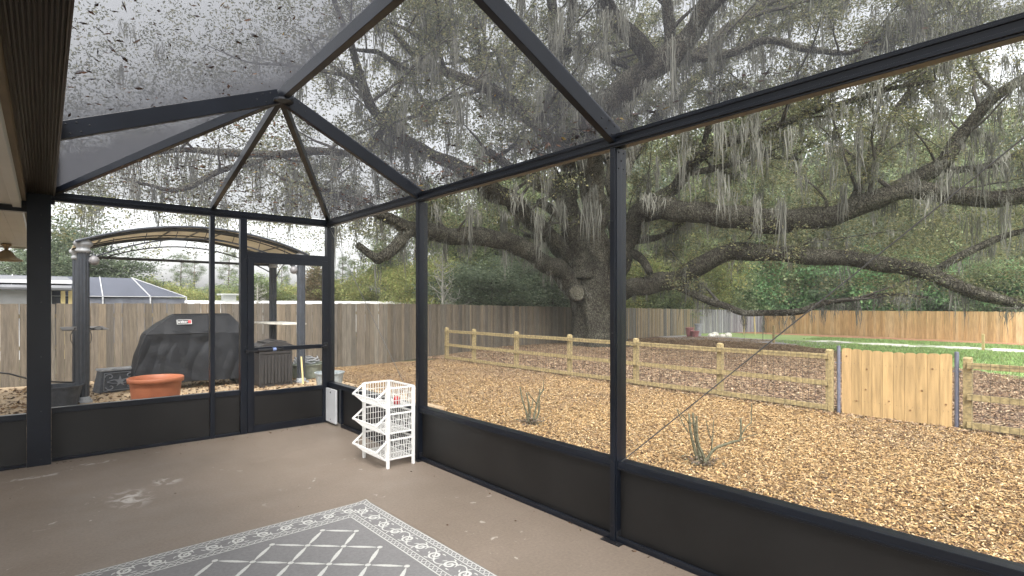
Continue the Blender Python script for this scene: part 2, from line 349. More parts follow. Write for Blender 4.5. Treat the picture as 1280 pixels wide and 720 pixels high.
# ------------------------------------------------------------------ ground
def axis_vals(lo, hi, fine_lo, fine_hi, fs, cs):
    v = [fine_lo]
    while v[-1] < fine_hi: v.append(v[-1]+fs)
    s = fs; a = v[-1]
    while a < hi: s = min(s*1.25, cs); a += s; v.append(a)
    s = fs; a = fine_lo; pre = []
    while a > lo: s = min(s*1.25, cs); a -= s; pre.append(a)
    return pre[::-1]+v
def gnoise(x, y): return .018*mnoise.noise(Vector((x*.8, y*.8, 0)))+.01*mnoise.noise(Vector((x*3, y*3, 4)))
xs = [x for x in axis_vals(-180, 180, 2.6, 12, .12, 12) if abs(x) < 165]; ys = [y for y in axis_vals(-180, 180, 0, 15, .12, 12) if abs(y) < 165]
def sheet(name, fn_in, dz, m, xs, ys, label_kind='structure'):
    b = MB(); idx = {}
    for i, x in enumerate(xs):
        for j, y in enumerate(ys):
            idx[i,j] = len(b.v); b.v.append((x, y, g(x,y)+gnoise(x,y)+dz)); b.c.append((1,1,1))
    for i in range(len(xs)-1):
        for j in range(len(ys)-1):
            cx, cy = (xs[i]+xs[i+1])/2, (ys[j]+ys[j+1])/2
            if fn_in is None or fn_in(cx, cy):
                b.f.append((idx[i,j], idx[i+1,j], idx[i+1,j+1], idx[i,j+1])); b.m.append(0)
    o = b.build(name, m, None, smooth=True, fix=False)
    tag(o, kind=label_kind); return o
def wob(x, y, s=.5, a=1.0): return a*mnoise.noise(Vector((x*s, y*s, 7)))+.4*a*mnoise.noise(Vector((x*s*3, y*s*3, 2)))
sheet('ground', None, 0.0, M['soil'], xs, ys)
NX = np.arange(2.6, 11.5, .15).tolist(); NY = np.arange(-6, 16, .15).tolist()
sheet('mulch_bed', lambda x, y: x < 10.6+wob(x,y,1,.3) and y < 15.3, .006, M['mulch'], np.arange(-14, 11.5, .22).tolist(), np.arange(-6, 15.6, .22).tolist())
def yfence(x):
    return 15.2 if x < 8 else 15.2+(x-8)*(18.9-15.2)/8 if x < 16 else 18.9+(x-16)*.1 if x < 26 else 19.9+(x-26)*.17
def grass_edge(y): return 19.4-.0+(y-2)*.98 if y < 12 else 29.2+(y-12)*.3
sheet('brown_mulch_bed', lambda x, y: x > 10+wob(x,y,1,.3) and x < grass_edge(y)+wob(x,y,.6,1.2)+.5 and y < yfence(x), .012, M['mulch2'], np.arange(9.6, 36, .4).tolist(), np.arange(-14, 22, .4).tolist())
GX = np.arange(12, 46, .45).tolist(); GY = np.arange(-20, 23, .45).tolist()
sheet('lawn', lambda x, y: x > grass_edge(y)+wob(x,y,.6,1.2) and x < 43 and y < yfence(x), .018, M['grass'], GX, GY)
sheet('sand_path', lambda x, y: abs(x-(33.8+.05*y)+wob(x,y,.25,1.6)) < 1.35+wob(x+9,y,.8,1.1)-(0.6 if y > 10 else 0) and wob(x*1.0,y,1.3,1) > -.32 and y < 13, .024, M['sand'], np.arange(29, 39, .3).tolist(), np.arange(-20, 14, .3).tolist())
sheet('bare_soil', lambda x, y: abs(x-(31.5)+wob(x,y,.25,2)) < 2.2+wob(x+9,y,.8,1.0) and y > 10.5, .03, M['ashy'], np.arange(26, 38, .3).tolist(), np.arange(10, 21, .3).tolist())
sheet('orange_mulch_strip', lambda x, y: x > 40.3+wob(x,y,.5,.5)+.06*y and x < 44.4 and y < 22, .036, M['redmulch'], np.arange(38.5, 46, .3).tolist(), np.arange(-20, 22, .4).tolist())

# patio slab
b = MB(); b.box(-3.2, 2.80, -4.0, 6.85, -.45, 0); o = b.build('patio_floor', M['floor'], None, bevel=.01); tag(o, kind='structure')
# paver pad outside
pad = MB(); x = -4.0
random.seed(3)
pad.box(-4.0, 4.55, 6.86, 13.4, -.45, -.06)
yy = 6.87
while yy < 13.3:
    xx = -4.0+(.15 if int(yy/.2) % 2 else 0)
    while xx < 4.35:
        z = -.03+random.uniform(-.003,.004); pad.box(xx, xx+.192, yy, yy+.192, -.0595, z); xx += .2
    yy += .2
o = pad.build('paver_pad', M['paver'], None, fix=False); tag(o, kind='structure')

# ------------------------------------------------------------------ screen enclosure
enc = empty('screen_enclosure', (1.4,3.4,0), label='black aluminium pool-cage style screen room with hipped mesh roof around the patio', cat='screen enclosure')
def E(b, name, m, bevel=0.0, smooth=False, par=None):
    o = b.build(name, m, par or enc, bevel=bevel, smooth=smooth)
    if par is None: o.location = (-1.4,-3.4,0)
    return o
XW = 2.745; YE = 6.73; ZE0, ZE1 = 2.455, 2.54; APX, APY, APZ = 1.44, 4.54, 3.16
def screw(b, p, n, r=.007):
    p, n = Vector(p), Vector(n).normalized(); b.tube([p-n*.002, p+n*.005], [r, r*.8], 6)
def post(x0, x1, y0, y1, z1=ZE0, plate=True):
    b = MB(); b.box(x0, x1, y0, y1, .0, z1)
    b.mi = 1
    for z in (.12,.55,1.05,1.6,2.1): 
        screw(b, (x0, (y0+y1)/2, z), (-1,0,0)); screw(b, ((x0+x1)/2, y0, z), (0,-1,0))
    return E(b, 'post', [M['frame'], M['bolt']], .003)
for yc in (4.54, 2.19, -.16, -2.5): 
    b = MB(); b.box(2.70, 2.795, yc-.05, yc, 0, ZE0)
    b.box(2.699-.012, 2.70, yc-.05+.006, yc-.006, .0, ZE0-.001)      # raised spline strip
    b.mi = 1
    for z in (.1,.5,1.3,2.0,2.40): screw(b, (2.687, yc-.025, z), (-1,0,0), .006)
    for (dx, z) in ((.02,2.43),(.07,2.43),(.045,2.38),(.02,2.33),(.07,2.33),(.02,.06),(.07,.05)): screw(b, (2.70+dx, yc-.05, z), (0,-1,0), .006)
    E(b, 'post', [M['frame'], M['bolt']], .003)
    a = MB(); a.box(2.655, 2.83, yc-.10, yc+.045, .001, .006); a.box(2.70, 2.795, yc-.056, yc-.0505, .006, .07)
    for q in ((2.67,yc-.08),(2.815,yc-.08),(2.67,yc+.03)): screw(a, (q[0], q[1], .008), (0,0,1), .009)
    E(a, 'base_plate', M['bolt'])
# corner post and end wall posts
for (x0, x1, y0, y1, z1) in ((2.70,2.795,6.70,6.79,ZE0), (1.385,1.43,6.69,6.77,ZE0), (1.69,1.76,6.685,6.765,ZE0), (-.12,.05,6.60,6.70,2.4935)):
    b = MB(); b.box(x0, x1, y0, y1, 0, z1); b.mi = 1
    for z in (.06,.5,1.0,1.5,2.0,2.3): screw(b, ((x0+x1)/2+.015, y0, z), (0,-1,0), .006)
    E(b, 'post', [M['frame'], M['bolt']], .004)
# extra inner stud by the corner
b = MB(); b.box(2.705, 2.79, 6.30, 6.36, .035, .45); E(b, 'stud', M['frame'], .003)
# eave beams
b = MB(); b.box(2.69, 2.7485, -4.0, 6.79, ZE0+.0005, ZE1); b.box(2.681, 2.69, -4.0, 6.78, ZE0+.012, ZE0+.03); b.box(2.683, 2.69, -4.0, 6.78, ZE1-.025, ZE1-.012)
b.box(2.7485, 2.79, -4.0, 6.79, ZE1-.02, ZE1-.002)
E(b, 'eave_beam', M['frame'], .002)
b = MB(); b.box(.05, 2.69, 6.69, 6.77, ZE0+.001, ZE1-.001); b.box(.05, 2.69, 6.682, 6.69, ZE0+.03, ZE0+.045); E(b, 'eave_beam', M['frame'], .002)
b = MB(); b.box(-3.0, -.12, 6.62, 6.70, 2.32, 2.42); E(b, 'header_beam', M['frame'], .002)
# rails and kick panels, right wall
segs = [(4.54+.002,6.30-.002), (2.192,4.488), (-.158,2.138), (-2.498,-.212)]
for (y0, y1) in segs:
    b = MB(); b.box(2.705, 2.79, y0, y1 if y0 != segs[0][0] else 6.698, .452, .505); b.box(2.700, 2.705, y0, y1, .462, .472); E(b, 'chair_rail', M['frame'], .003)
    b = MB(); b.box(2.735, 2.760, y0, y1, .03, .452); E(b, 'kick_panel', M['panel'])
    b = MB(); b.box(2.70, 2.79, y0, y1, .002, .03); b.box(2.700, 2.712, y0, y1, .030, .040); E(b, 'base_rail', M['frame'], .003)
b = MB(); b.box(2.735, 2.76, 6.362, 6.698, .03, .452); E(b, 'kick_panel', M['panel'])
# end wall rails
for (x0, x1) in ((-3.0,-.122), (.052,1.383), (1.432,1.688)):
    y0 = 6.62 if x1 < 0 else 6.70
    b = MB(); b.box(x0, x1, y0, y0+.065, .43 if x1 < 0 else .452, .485 if x1 < 0 else .505); E(b, 'chair_rail', M['frame'], .003)
    b = MB(); b.box(x0, x1, y0+.02, y0+.04, .03, .43 if x1 < 0 else .452); E(b, 'kick_panel', M['panel'])
    b = MB(); b.box(x0, x1, y0-.01, y0+.065, .002, .03); E(b, 'base_rail', M['frame'], .003)
# door header
b = MB(); b.box(1.762, 2.698, 6.69, 6.765, 2.02, 2.085); E(b, 'door_header', M['frame'], .003)
# screen door (part) with its own pieces
b = MB(); b.box(1.7605, 1.832, 6.675, 6.71, .008, 2.0195); b.box(2.632, 2.6995, 6.675, 6.71, .008, 2.0195)
b.box(1.8325, 2.6315, 6.675, 6.71, 1.955, 2.0195); b.box(1.8325, 2.6315, 6.675, 6.71, .935, .985); b.box(1.8325, 2.6315, 6.675, 6.71, .43, .475); b.box(1.8325, 2.6315, 6.675, 6.71, .008, .085)
door = E(b, 'screen_door', M['frame'], .003)
b = MB(); b.box(1.833, 2.631, 6.688, 6.70, .086, .429); b.build('kick_panel', M['panel'], door)
b = MB(); b.tube([(1.76,6.655,.945),(2.14,6.655,.955)], .006, 8); b.tube([(1.87,6.655,.948),(2.09,6.655,.954)], .018, 10); b.tube([(2.0891,6.655,.954),(2.10,6.655,.954)], .014, 8)
b.box(1.735, 1.765, 6.635, 6.684, .93, .96); b.box(2.13, 2.155, 6.645, 6.674, .94, .968)
cl = b.build('door_closer', M['bolt'], door, smooth=False)
b = MB(); b.tube([(2.03,6.655,.9535),(2.068,6.655,.9545)], .0195, 12); b.build('closer_sleeve', M['blue'], door)
b = MB(); b.box(2.64, 2.69, 6.655, 6.674, .93, 1.0); b.tube([(2.655,6.655,.965),(2.655,6.61,.965)], .012, 8); b.tube([(2.655,6.61,.965),(2.59,6.605,.96)], .009, 8); b.build('handle', M['bolt'], door)
b = MB(); b.add([(1.833,6.694,.4751),(2.631,6.694,.4751),(2.631,6.694,.9349),(1.833,6.694,.9349)], [(0,1,2,3)]).add([(1.833,6.694,.9851),(2.631,6.694,.9851),(2.631,6.694,1.9549),(1.833,6.694,1.9549)], [(0,1,2,3)])
b.build('screen_panel', M['screen_wall'], door, fix=False)
# wall screens
def quad(name, pts, m):
    b = MB(); b.add(pts, [tuple(range(len(pts)))]); return E(b, name, m) 
for (y0, y1) in ((4.542,6.698), (2.192,4.488), (-.158,2.138), (-2.498,-.212)):
    quad('screen_panel', [(2.75,y0,.506),(2.75,y1,.506),(2.75,y1,ZE0),(2.75,y0,ZE0)], M['screen_wall'])
for (x0, x1, z0, z1) in ((-3,-.122,.486,2.32), (.052,1.383,.506,ZE0), (1.432,1.688,.506,ZE0), (1.762,2.698,2.086,ZE0)):
    y = 6.65 if x1 < 0 else 6.73
    quad('screen_panel', [(x0,y,z0),(x1,y,z0),(x1,y,z1),(x0,y,z1)], M['screen_wall'])
# roof members
def rafter(p, q, h=.105, w=.05, name='rafter', bolts=True):
    b = MB(); b.bar(p, q, w, h); b.mi = 1
    if bolts:
        p, q = Vector(p), Vector(q); d = (q-p).normalized(); up = Vector((0,0,1)); s = d.cross(up).normalized(); u2 = s.cross(d)
        for e, sg in ((p, 1), (q, -1)):
            for (t, v) in ((.06,.03),(.06,-.03),(.12,.03),(.12,-.03),(.18,0.0)):
                for side in (-1,1): screw(b, e+d*sg*t+u2*v+s*side*w/2, s*side, .007)
    return E(b, name, [M['frame'], M['bolt']], .003)
A = (APX, APY, APZ)
GZ = 2.60
for yc in (4.54, 2.19, -.16):
    y = yc-.025
    rafter((2.72,y,2.53), (APX+.02,y,APZ-.02), .11)
    rafter((.06,y,GZ-.02), (APX-.02,y,APZ-.02), .11)
b = MB(); b.bar((APX,-3.0,APZ-.005), (APX,APY+.06,APZ-.005), .05, .10); E(b, 'ridge_beam', M['frame'], .003)
rafter((.07,6.70,2.545), (APX-.03,APY+.03,APZ-.03), .075, .045, 'hip_rafter', False)
rafter((1.41,6.73,2.555), (APX,APY+.03,APZ-.03), .075, .045, 'hip_rafter', False)
rafter((2.72,6.72,2.555), (APX+.03,APY+.03,APZ-.03), .075, .045, 'hip_rafter', False)
b = MB(); b.tube([(APX,APY-.09,APZ-.075),(APX,APY-.09,APZ-.058)], .075, 10); E(b, 'apex_plate', M['frame'])
# roof screens (top of the members)
zt = .045
def rq(name, pts): return quad(name, [(x,y,z+zt) for x,y,z in pts], M['screen_roof'])
for (y0, y1) in ((2.19,4.54), (-.16,2.19), (-2.5,-.16)):
    rq('roof_screen', [(APX,y0,APZ),(APX,y1,APZ),(2.76,y1,2.51),(2.76,y0,2.51)])
    rq('roof_screen', [(.05,y0,GZ),(.05,y1,GZ),(APX,y1,APZ),(APX,y0,APZ)])
rq('roof_screen', [(.05,4.54,GZ),(.05,6.72,2.51),(APX,4.54,APZ)])
rq('roof_screen', [(.05,6.76,2.51),(1.41,6.76,2.51),(APX,4.54,APZ)])
rq('roof_screen', [(1.41,6.76,2.51),(2.76,6.76,2.51),(APX,4.54,APZ)])
rq('roof_screen', [(2.76,6.76,2.51),(2.76,4.54,2.51),(APX,4.54,APZ)])
# diagonal bracing cables
b = MB(); b.tube([(2.715,2.12,.50),(2.715,-.14,2.46)], .0032, 6); E(b, 'brace_cable', M['cable'])
b = MB(); b.tube([(2.715,4.60,.50),(2.715,6.68,2.46)], .0032, 6); E(b, 'brace_cable', M['cable'])

# house eave: gutter, fascia, soffit
house = empty('house_eave', (-.3,3,2.4), label='cream soffit and dark ribbed gutter of the house along the left roof edge', cat='house eave')
def H(b, name, m, bevel=0, par=None):
    o = b.build(name, m, par or house, bevel=bevel)
    if par is None: o.location = (.3,-3,-2.4)
    return o
Y0, Y1 = -4.0, 6.70
b = MB(); b.box(-.115, .068, Y0, Y1, 2.512, 2.522); b.box(.068, .078, Y0, Y1, 2.50, 2.66); b.box(-.125, -.115, Y0, Y1, 2.50, 2.66)
n = 12
for i in range(n):
    x = -.105+i*(.165/(n-1)); b.prism([(x,2.5115),(x+.010,2.5115),(x+.007,2.494),(x+.003,2.494)], Y0, Y1)
b.box(-.125, .078, 6.7005, 6.712, 2.42, 2.66); gut = H(b, 'gutter', M['gutter'], .0015)
b = MB()
for i in range(n):
    x = -.105+i*(.165/(n-1)); b.box(x+.0035, x+.0065, Y0, Y1, 2.4925, 2.4938)  # thin pale strip along each rib tip, a painted highlight
b.build('gutter_glint', M['gutter_glint'], gut)
b = MB(); b.box(-.155, -.1255, Y0, 11.4, 2.43, 2.62); H(b, 'fascia_board', M['fascia'])
b = MB(); b.box(-.215, -.1555, Y0, 11.42, 2.355, 2.60); H(b, 'trim_board', M['trim'], .004)
b = MB(); b.box(-3.2, -.216, Y0, 11.4, 2.375, 2.39)
x = -.30
while x > -2.4:
    b.box(x-.004, x, Y0, 11.4, 2.371, 2.3748); x -= .09
b.box(-3.2, -.10, 11.4, 11.44, 2.35, 2.60)
H(b, 'soffit', M['trim'])
b = MB(); b.box(-3.2, -.156, Y0, 11.4, 2.601, 2.72); H(b, 'roof_edge', M['roofgrey'])
# floodlight under the soffit end
fl = empty('porch_light', (-.42,10.9,2.37), label='bronze flared porch light hanging under the cream soffit', cat='porch light')
b = MB(); b.lathe([(0,0),(.055,0),(.06,-.02),(.03,-.05),(.022,-.09),(0,-.09)], 16); b.build('mount', M['bronze'], fl, smooth=True)
b = MB(); b.lathe([(.02,-.085),(.06,-.11),(.11,-.19),(.19,-.24),(.185,-.25),(.1,-.205),(.0,-.20)], 20); b.build('lamp_shade', M['bronze'], fl, smooth=True)

# white side cover on the wall by the corner
pet = empty('wall_cover', (2.68,6.5,.03), label='pale grey metal cover plate standing by the corner post beside the screen door', cat='cover plate')
b = MB(); b.box(-.012, .015, -.12, .17, 0, .41); b.build('plate', M['white_metal'], pet, bevel=.003)
for z_, r_ in ((.37,.012),(.04,.006)):
    b = MB(); screw(b, (-.013,.02,z_), (-1,0,0), r_); b.build('screw', M['bolt'], pet)

# ------------------------------------------------------------------ rug
random.seed(5)
rug = MB(); RX0, RX1, RY0, RY1 = 0.0, 1.84, 1.01, 3.82
nx, ny = 30, 44
def rz(x, y): return .004+.0022*(1+mnoise.noise(Vector((x*2.3, y*2.3, 1))))+(.010*max(0, 1-abs(y-3.81)/.05)*max(0, 1-abs(x-1.825)/.06))
for i in range(nx+1):
    for j in range(ny+1):
        x = RX0+(RX1-RX0)*i/nx; y = RY0+(RY1-RY0)*j/ny
        if i in (0,nx): x += .004*mnoise.noise(Vector((y*5,0,3)))
        rug.v.append((x,y,rz(x,y))); rug.c.append((1,1,1))
for i in range(nx):
    for j in range(ny):
        rug.f.append((i*(ny+1)+j,(i+1)*(ny+1)+j,(i+1)*(ny+1)+j+1,i*(ny+1)+j+1)); rug.m.append(0)
rug.mi = 1
def stroke(pts, wid, closed=False):
    """flat ribbon of varying width on the rug"""
    n = len(pts); L_ = []; 
    for i, (x, y) in enumerate(pts):
        x0, y0 = pts[max(i-1,0)]; x1, y1 = pts[min(i+1,n-1)]
        dx, dy = x1-x0, y1-y0; l = math.hypot(dx,dy) or 1; nxx, nyy = -dy/l, dx/l
        ww = (wid[i] if hasattr(wid,'__len__') else wid)/2
        L_ += [(x+nxx*ww, y+nyy*ww, rz(x,y)+.0016), (x-nxx*ww, y-nyy*ww, rz(x,y)+.0016)]
    rug.add(L_, [(2*i,2*i+1,2*i+3,2*i+2) for i in range(n-1)])
def disc(x, y, r, n=10):
    rug.add([(x+r*math.cos(2*math.pi*k/n), y+r*math.sin(2*math.pi*k/n), rz(x,y)+.0022) for k in range(n)], [tuple(range(n))])
def lin(x0,y0,x1,y1,w,n=24): stroke([(x0+(x1-x0)*t/n, y0+(y1-y0)*t/n) for t in range(n+1)], w)
def rect(ins, w):
    a, c, d, e = RX0+ins, RX1-ins, RY0+ins, RY1-ins
    lin(a,d,c,d,w); lin(a,e,c,e,w); lin(a,d,a,e,w,40); lin(c,d,c,e,w,40)
for ins, ww in ((.010,.007),(.050,.006),(.190,.006),(.232,.008)): rect(ins, ww)
def zig(x0,y0,x1,y1,nin,amp,ww):
    L_ = math.hypot(x1-x0,y1-y0); k = int(L_/.038); ux, uy = (x1-x0)/L_, (y1-y0)/L_; pts = []
    for i in range(k*2+1):
        t = L_*i/(k*2); o = amp*(1 if i % 2 else -1); pts.append((x0+ux*t-uy*o, y0+uy*t+ux*o))
    stroke(pts, ww)
for ins in (.030,.211):
    a, c, d, e = RX0+ins, RX1-ins, RY0+ins, RY1-ins
    zig(a,e,c,e,0,.013,.008); zig(a,d,c,d,0,.013,.008); zig(a,d,a,e,0,.013,.008); zig(c,d,c,e,0,.013,.008)
def scroll(x, y, ux, uy, flip, s=.042):
    vx, vy = -uy*flip, ux*flip
    pts = []; ws = []
    for i in range(30):
        t = i/29; a = t*math.pi*3.1; r = s*(1-t*.82); 
        pts.append((x+ux*r*math.cos(a)+vx*r*math.sin(a), y+uy*r*math.cos(a)+vy*r*math.sin(a))); ws.append(.004+.012*math.sin(math.pi*min(1,t*1.1))**.7)
    stroke(pts, ws); 
    for k in range(5):   # leaf sprigs round the scroll
        a = .5+k*1.15; c, s_ = math.cos(a), math.sin(a); r0, r1 = s*1.02, s*1.5
        p = [(x+ux*(r0+(r1-r0)*t)*math.cos(a+.5*t)+vx*(r0+(r1-r0)*t)*math.sin(a+.5*t), y+uy*(r0+(r1-r0)*t)*math.cos(a+.5*t)+vy*(r0+(r1-r0)*t)*math.sin(a+.5*t)) for t in (0,.33,.66,1)]
        cxx = (x-RX0, RX1-x, y-RY0, RY1-y)
        ok = all(.056 < min(q[0]-RX0, RX1-q[0], q[1]-RY0, RY1-q[1]) < .184 for q in p)
        if ok: stroke(p, [.002,.010,.008,.001])
def border(x0,y0,x1,y1):
    L_ = math.hypot(x1-x0,y1-y0); k = max(2, round(L_/.150)); ux, uy = (x1-x0)/L_, (y1-y0)/L_
    for i in range(k):
        t = L_*(i+.5)/k; f = 1 if i % 2 else -1
        scroll(x0+ux*t, y0+uy*t, ux, uy, f, .044)
    pts = []; ws = []
    for i in range(k*10+1):
        t = L_*i/(k*10); o = .050*math.cos(math.pi*i/10); pts.append((x0+ux*t-uy*o, y0+uy*t+ux*o)); ws.append(.008)
    stroke(pts, ws)
m_ = .120
border(RX0+m_,RY1-m_,RX1-m_,RY1-m_); border(RX1-m_,RY1-m_,RX1-m_,RY0+m_); border(RX0+m_,RY0+m_,RX1-m_,RY0+m_); border(RX0+m_,RY0+m_,RX0+m_,RY1-m_)
h = .158
def petal(x0,y0,x1,y1):
    pts = []; ws = []
    for i in range(13):
        t = i/12; tt = .09+.82*t; pts.append((x0+(x1-x0)*tt, y0+(y1-y0)*tt)); ws.append(.004+.022*math.sin(math.pi*t)**.8*(1 if i % 2 else .86))
    stroke(pts, ws)
nodes = set()
for i in range(-8, 9):
    for j in range(-12, 4):
        if (i+j) % 2: continue
        x, y = 1.37-.158+h*i, 3.34+h*j-h*0
        x = 1.37+h*i; y = 3.50+h*j
        if RX0+.27 < x < RX1-.27 and RY0+.26 < y < RY1-.26:
            nodes.add((i,j))
for (i,j) in nodes:
    x, y = 1.37+h*i, 3.50+h*j; disc(x, y, .017)
    for di in (-1,1):
        if (i+di, j-1) in nodes: petal(x, y, x+h*di, y-h)
a_ = R(1.0); ca_, sa_ = math.cos(a_), math.sin(a_)     # the rug lies slightly askew
rug.v = [(RX1+(x-RX1)*ca_-(y-RY1)*sa_, RY1+(x-RX1)*sa_+(y-RY1)*ca_, z) for x, y, z in rug.v]
o = rug.build('outdoor_rug', [M['rugbase'], M['rugpat']], None, fix=False)
tag(o, 'grey outdoor rug with ivory scroll border and diamond lattice on the brown patio floor', 'rug')

# ------------------------------------------------------------------ white basket tower
bk = empty('stacking_basket', (2.345,4.44,0), label='white plastic three-tier stacking basket stand against the right kick panel', cat='basket stand')
BW, BD, BH = .48, .26, .235    # along +y, along +x, tier height
b0 = MB()
for (x, y) in ((0,0),(BD,0),(0,BW),(BD,BW)):
    b0.box(x-.013, x+.013, y-.013, y+.013, .0, .725)
legs_done = False
for (x, y) in ((0,0),(BD,0),(0,BW),(BD,BW)):
    b = MB(); b.prism([(x-.016,.72),(x+.016,.72),(x+.012,0),(x-.012,0)], y-.013, y+.013); b.build('leg', M['white_plastic'], bk, bevel=.002)
for k in range(3):
    z0 = .075+k*BH; z1 = z0+.175; b = MB(); w_ = .0045
    xf, xb = -.02, BD+.012; ys0, ys1 = .012, BW-.012
    lipx, lipz = -.115, z0+.085
    # floor
    def wire(p, q, t=w_): b.bar(p, q, t, t)
    n_ = 13
    for i in range(n_+1): y = ys0+(ys1-ys0)*i/n_; wire((xf,y,z0), (xb-.02,y,z0)); wire((xb-.02,y,z0), (xb,y,z1)); wire((xf,y,z0), (lipx,y,lipz))
    for i in range(1,9): x = xf+(xb-.02-xf)*i/9; wire((x,ys0,z0), (x,ys1,z0))
    for s in (.0,.33,.66): wire((xb-.02+.02*s,ys0,z0+(z1-z0)*s), (xb-.02+.02*s,ys1,z0+(z1-z0)*s)); wire((xf+(lipx-xf)*s,ys0,z0+(lipz-z0)*s), (xf+(lipx-xf)*s,ys1,z0+(lipz-z0)*s))
    # rim
    for y in (ys0-.008, ys1+.008):
        b.bar((xb,y,z1), (xf+.02,y,z1), .016, .014); b.bar((xf+.02,y,z1), (lipx,y,lipz), .014, .014)
    b.bar((xb,ys0,z1), (xb,ys1,z1), .016, .014); b.bar((lipx,ys0-.01,lipz), (lipx,ys1+.01,lipz), .016, .014)
    b.bar((xf,ys0,z0), (xf,ys1,z0), .012, .01); b.bar((xb-.02,ys0,z0), (xb-.02,ys1,z0), .012, .01)
    for y in (ys0, ys1):
        b.bar((xf,y,z0), (xb-.02,y,z0), .01, .012); b.bar((xf,y,z0), (lipx,y,lipz), .009, .009)
        for i in range(1,10):
            x = xf+(xb-.02-xf)*i/10; wire((x,y,z0), (x,y,z1))
        for s in (.33,.66): wire((xf,y,z0+(z1-z0)*s), (xb,y,z0+(z1-z0)*s))
        for s in (.3,.6): wire((xf,y,z0+(z1-z0)*s), (xf+(lipx-xf)*s, y, z0+(z1-z0)*s))
        wire((xf,y,z0),(xf,y,z1)); wire((xf-.045,y,z0+.04),(xf-.045,y,z1-.045))
    b.build('basket', M['white_plastic'], bk, fix=False)
b = MB(); zz = .075+2*BH
b.tube([(2.43,4.60,zz+.03),(2.5,4.7,zz+.05),(2.47,4.78,zz+.04)], .02, 8); 
o = b.build('garden_tool', M['hose'], None, smooth=True); tag(o, 'small dark garden tool lying in the top white basket', 'garden tool')
b = MB(); b.lathe([(0,0),(.03,0),(.034,.05),(.02,.07),(0,.07)], 12, (2.50,4.56,zz+.004)); o = b.build('red_cup', M['red'], None, smooth=True); tag(o, 'small red cup in the top white basket', 'cup')

# ------------------------------------------------------------------ things on the pavers
ZP = -.026
pot = empty('plant_pot', tuple(P(195,500,7.35).xy)+(ZP,), label='wide empty terracotta plastic pot on the pavers in front of the covered grill', cat='plant pot')
b = MB(); b.lathe([(0,.03),(.22,.03),(.235,0),(.255,.15),(.26,.155),(.265,.165),(.272,.25),(.277,.255),(.279,.27),(.292,.40),(.296,.46),(.325,.465),(.328,.52),(.318,.528),(.308,.52),(.30,.46),(.25,.10),(0,.10)], 48); b.build('pot_body', M['terracotta'], pot, smooth=True)

# gazebo over the grill
Yf, Yb, XL, XR = 10.64, 12.35, .456, 3.77
gz = empty('grill_gazebo', (2.1,11.5,ZP), label='dark iron grill gazebo with tan arched canopy over the covered grill', cat='gazebo')
OFF = Vector((-2.1,-11.5,-ZP))
def G_(b, name, m, **k):
    o = b.build(name, m, gz, **k); o.location = OFF; return o
for (x, y) in ((XL,Yf),(XR,Yf),(XL,Yb),(XR,Yb)):
    b = MB(); n_ = 20; pr = []
    b.tube([(x,y,ZP+.05),(x,y,2.29)], [.068]*2, 16)
    for k in range(10): a = 2*math.pi*k/10; b.tube([(x+.069*math.cos(a),y+.069*math.sin(a),ZP+.1),(x+.069*math.cos(a),y+.069*math.sin(a),2.28)], .010, 6)
    G_(b, 'post', M['iron'])
    b = MB(); b.box(x-.11,x+.11,y-.11,y+.11,ZP+.001,ZP+.03); b.lathe([(.1,.03),(.09,.07),(.07,.09)], 16, (x,y,ZP)); G_(b, 'post_base', M['capital'])
    b = MB(); b.lathe([(.07,2.27),(.10,2.29),(.10,2.32),(.085,2.33),(.085,2.36),(.12,2.39),(.125,2.43),(.09,2.47),(.0,2.50)], 16, (x,y,0)); G_(b, 'capital', M['capital'], smooth=True)
def arch(y, x0, x1, z0, rise, n=22): 
    return [(x0+(x1-x0)*t/n, y, z0+rise*(1-(2*t/n-1)**2)) for t in range(n+1)]
for y in (Yf, Yb):
    b = MB(); b.tube(arch(y,XL-.02,XR+.02,2.44,.32), .028, 8); G_(b, 'arch', M['iron'], smooth=True)
    b = MB(); lo = arch(y,XL+.05,XR-.05,2.17,.44); b.tube(lo, .012, 6)
    hi = arch(y,XL,XR,2.42,.32)
    for k in (2,5,8,11,14,17,20): b.tube([lo[k], (lo[k][0]+.04, y, hi[k][2]-.0)], .006, 5)
    G_(b, 'truss', M['iron'])
b = MB(); b.tube([(XL,Yb,2.33),(XR,Yb,2.33)], .025, 8); G_(b, 'crossbar', M['iron'])
for x in (XL, XR):
    b = MB(); b.tube([(x,Yf,2.38),(x,Yb,2.38)], .022, 8); G_(b, 'crossbar', M['iron'])
    b = MB()
    for s in (0,1):
        pts = [(x,Yf+.07+t*.75/8 if not s else Yb-.07-t*.75/8, 1.95+.36*math.sin(math.pi/2*t/8)) for t in range(9)]; b.tube(pts, .010, 6)
    G_(b, 'bracket', M['iron'])
# canopy: ribbed barrel sheet with thickness
b = MB(); ar = arch(0,XL-.10,XR+.10,2.435,.365,40)
ny = 8; vs = []; 
for s in (0,1):
    for (x, _, z) in ar:
        for j in range(ny+1): vs.append((x, Yf-.12+(Yb-Yf+.24)*j/ny, z+.012*s+.004*math.sin(j*2.1)))
K = len(ar)*(ny+1); fs = []
for s in (0,1):
    for i in range(len(ar)-1):
        for j in range(ny): fs.append((s*K+i*(ny+1)+j, s*K+(i+1)*(ny+1)+j, s*K+(i+1)*(ny+1)+j+1, s*K+i*(ny+1)+j+1))
for i in range(len(ar)-1):
    for j in (0,ny): fs.append((i*(ny+1)+j,(i+1)*(ny+1)+j,K+(i+1)*(ny+1)+j,K+i*(ny+1)+j))
b.add(vs, fs); G_(b, 'canopy', M['awning'])
b = MB()
for t in (.12,.38,.5,.62,.88):
    i = int(t*40); x, _, z = ar[i]; b.bar((x,Yf-.1,z-.012), (x,Yb+.1,z-.012), .02, .018)
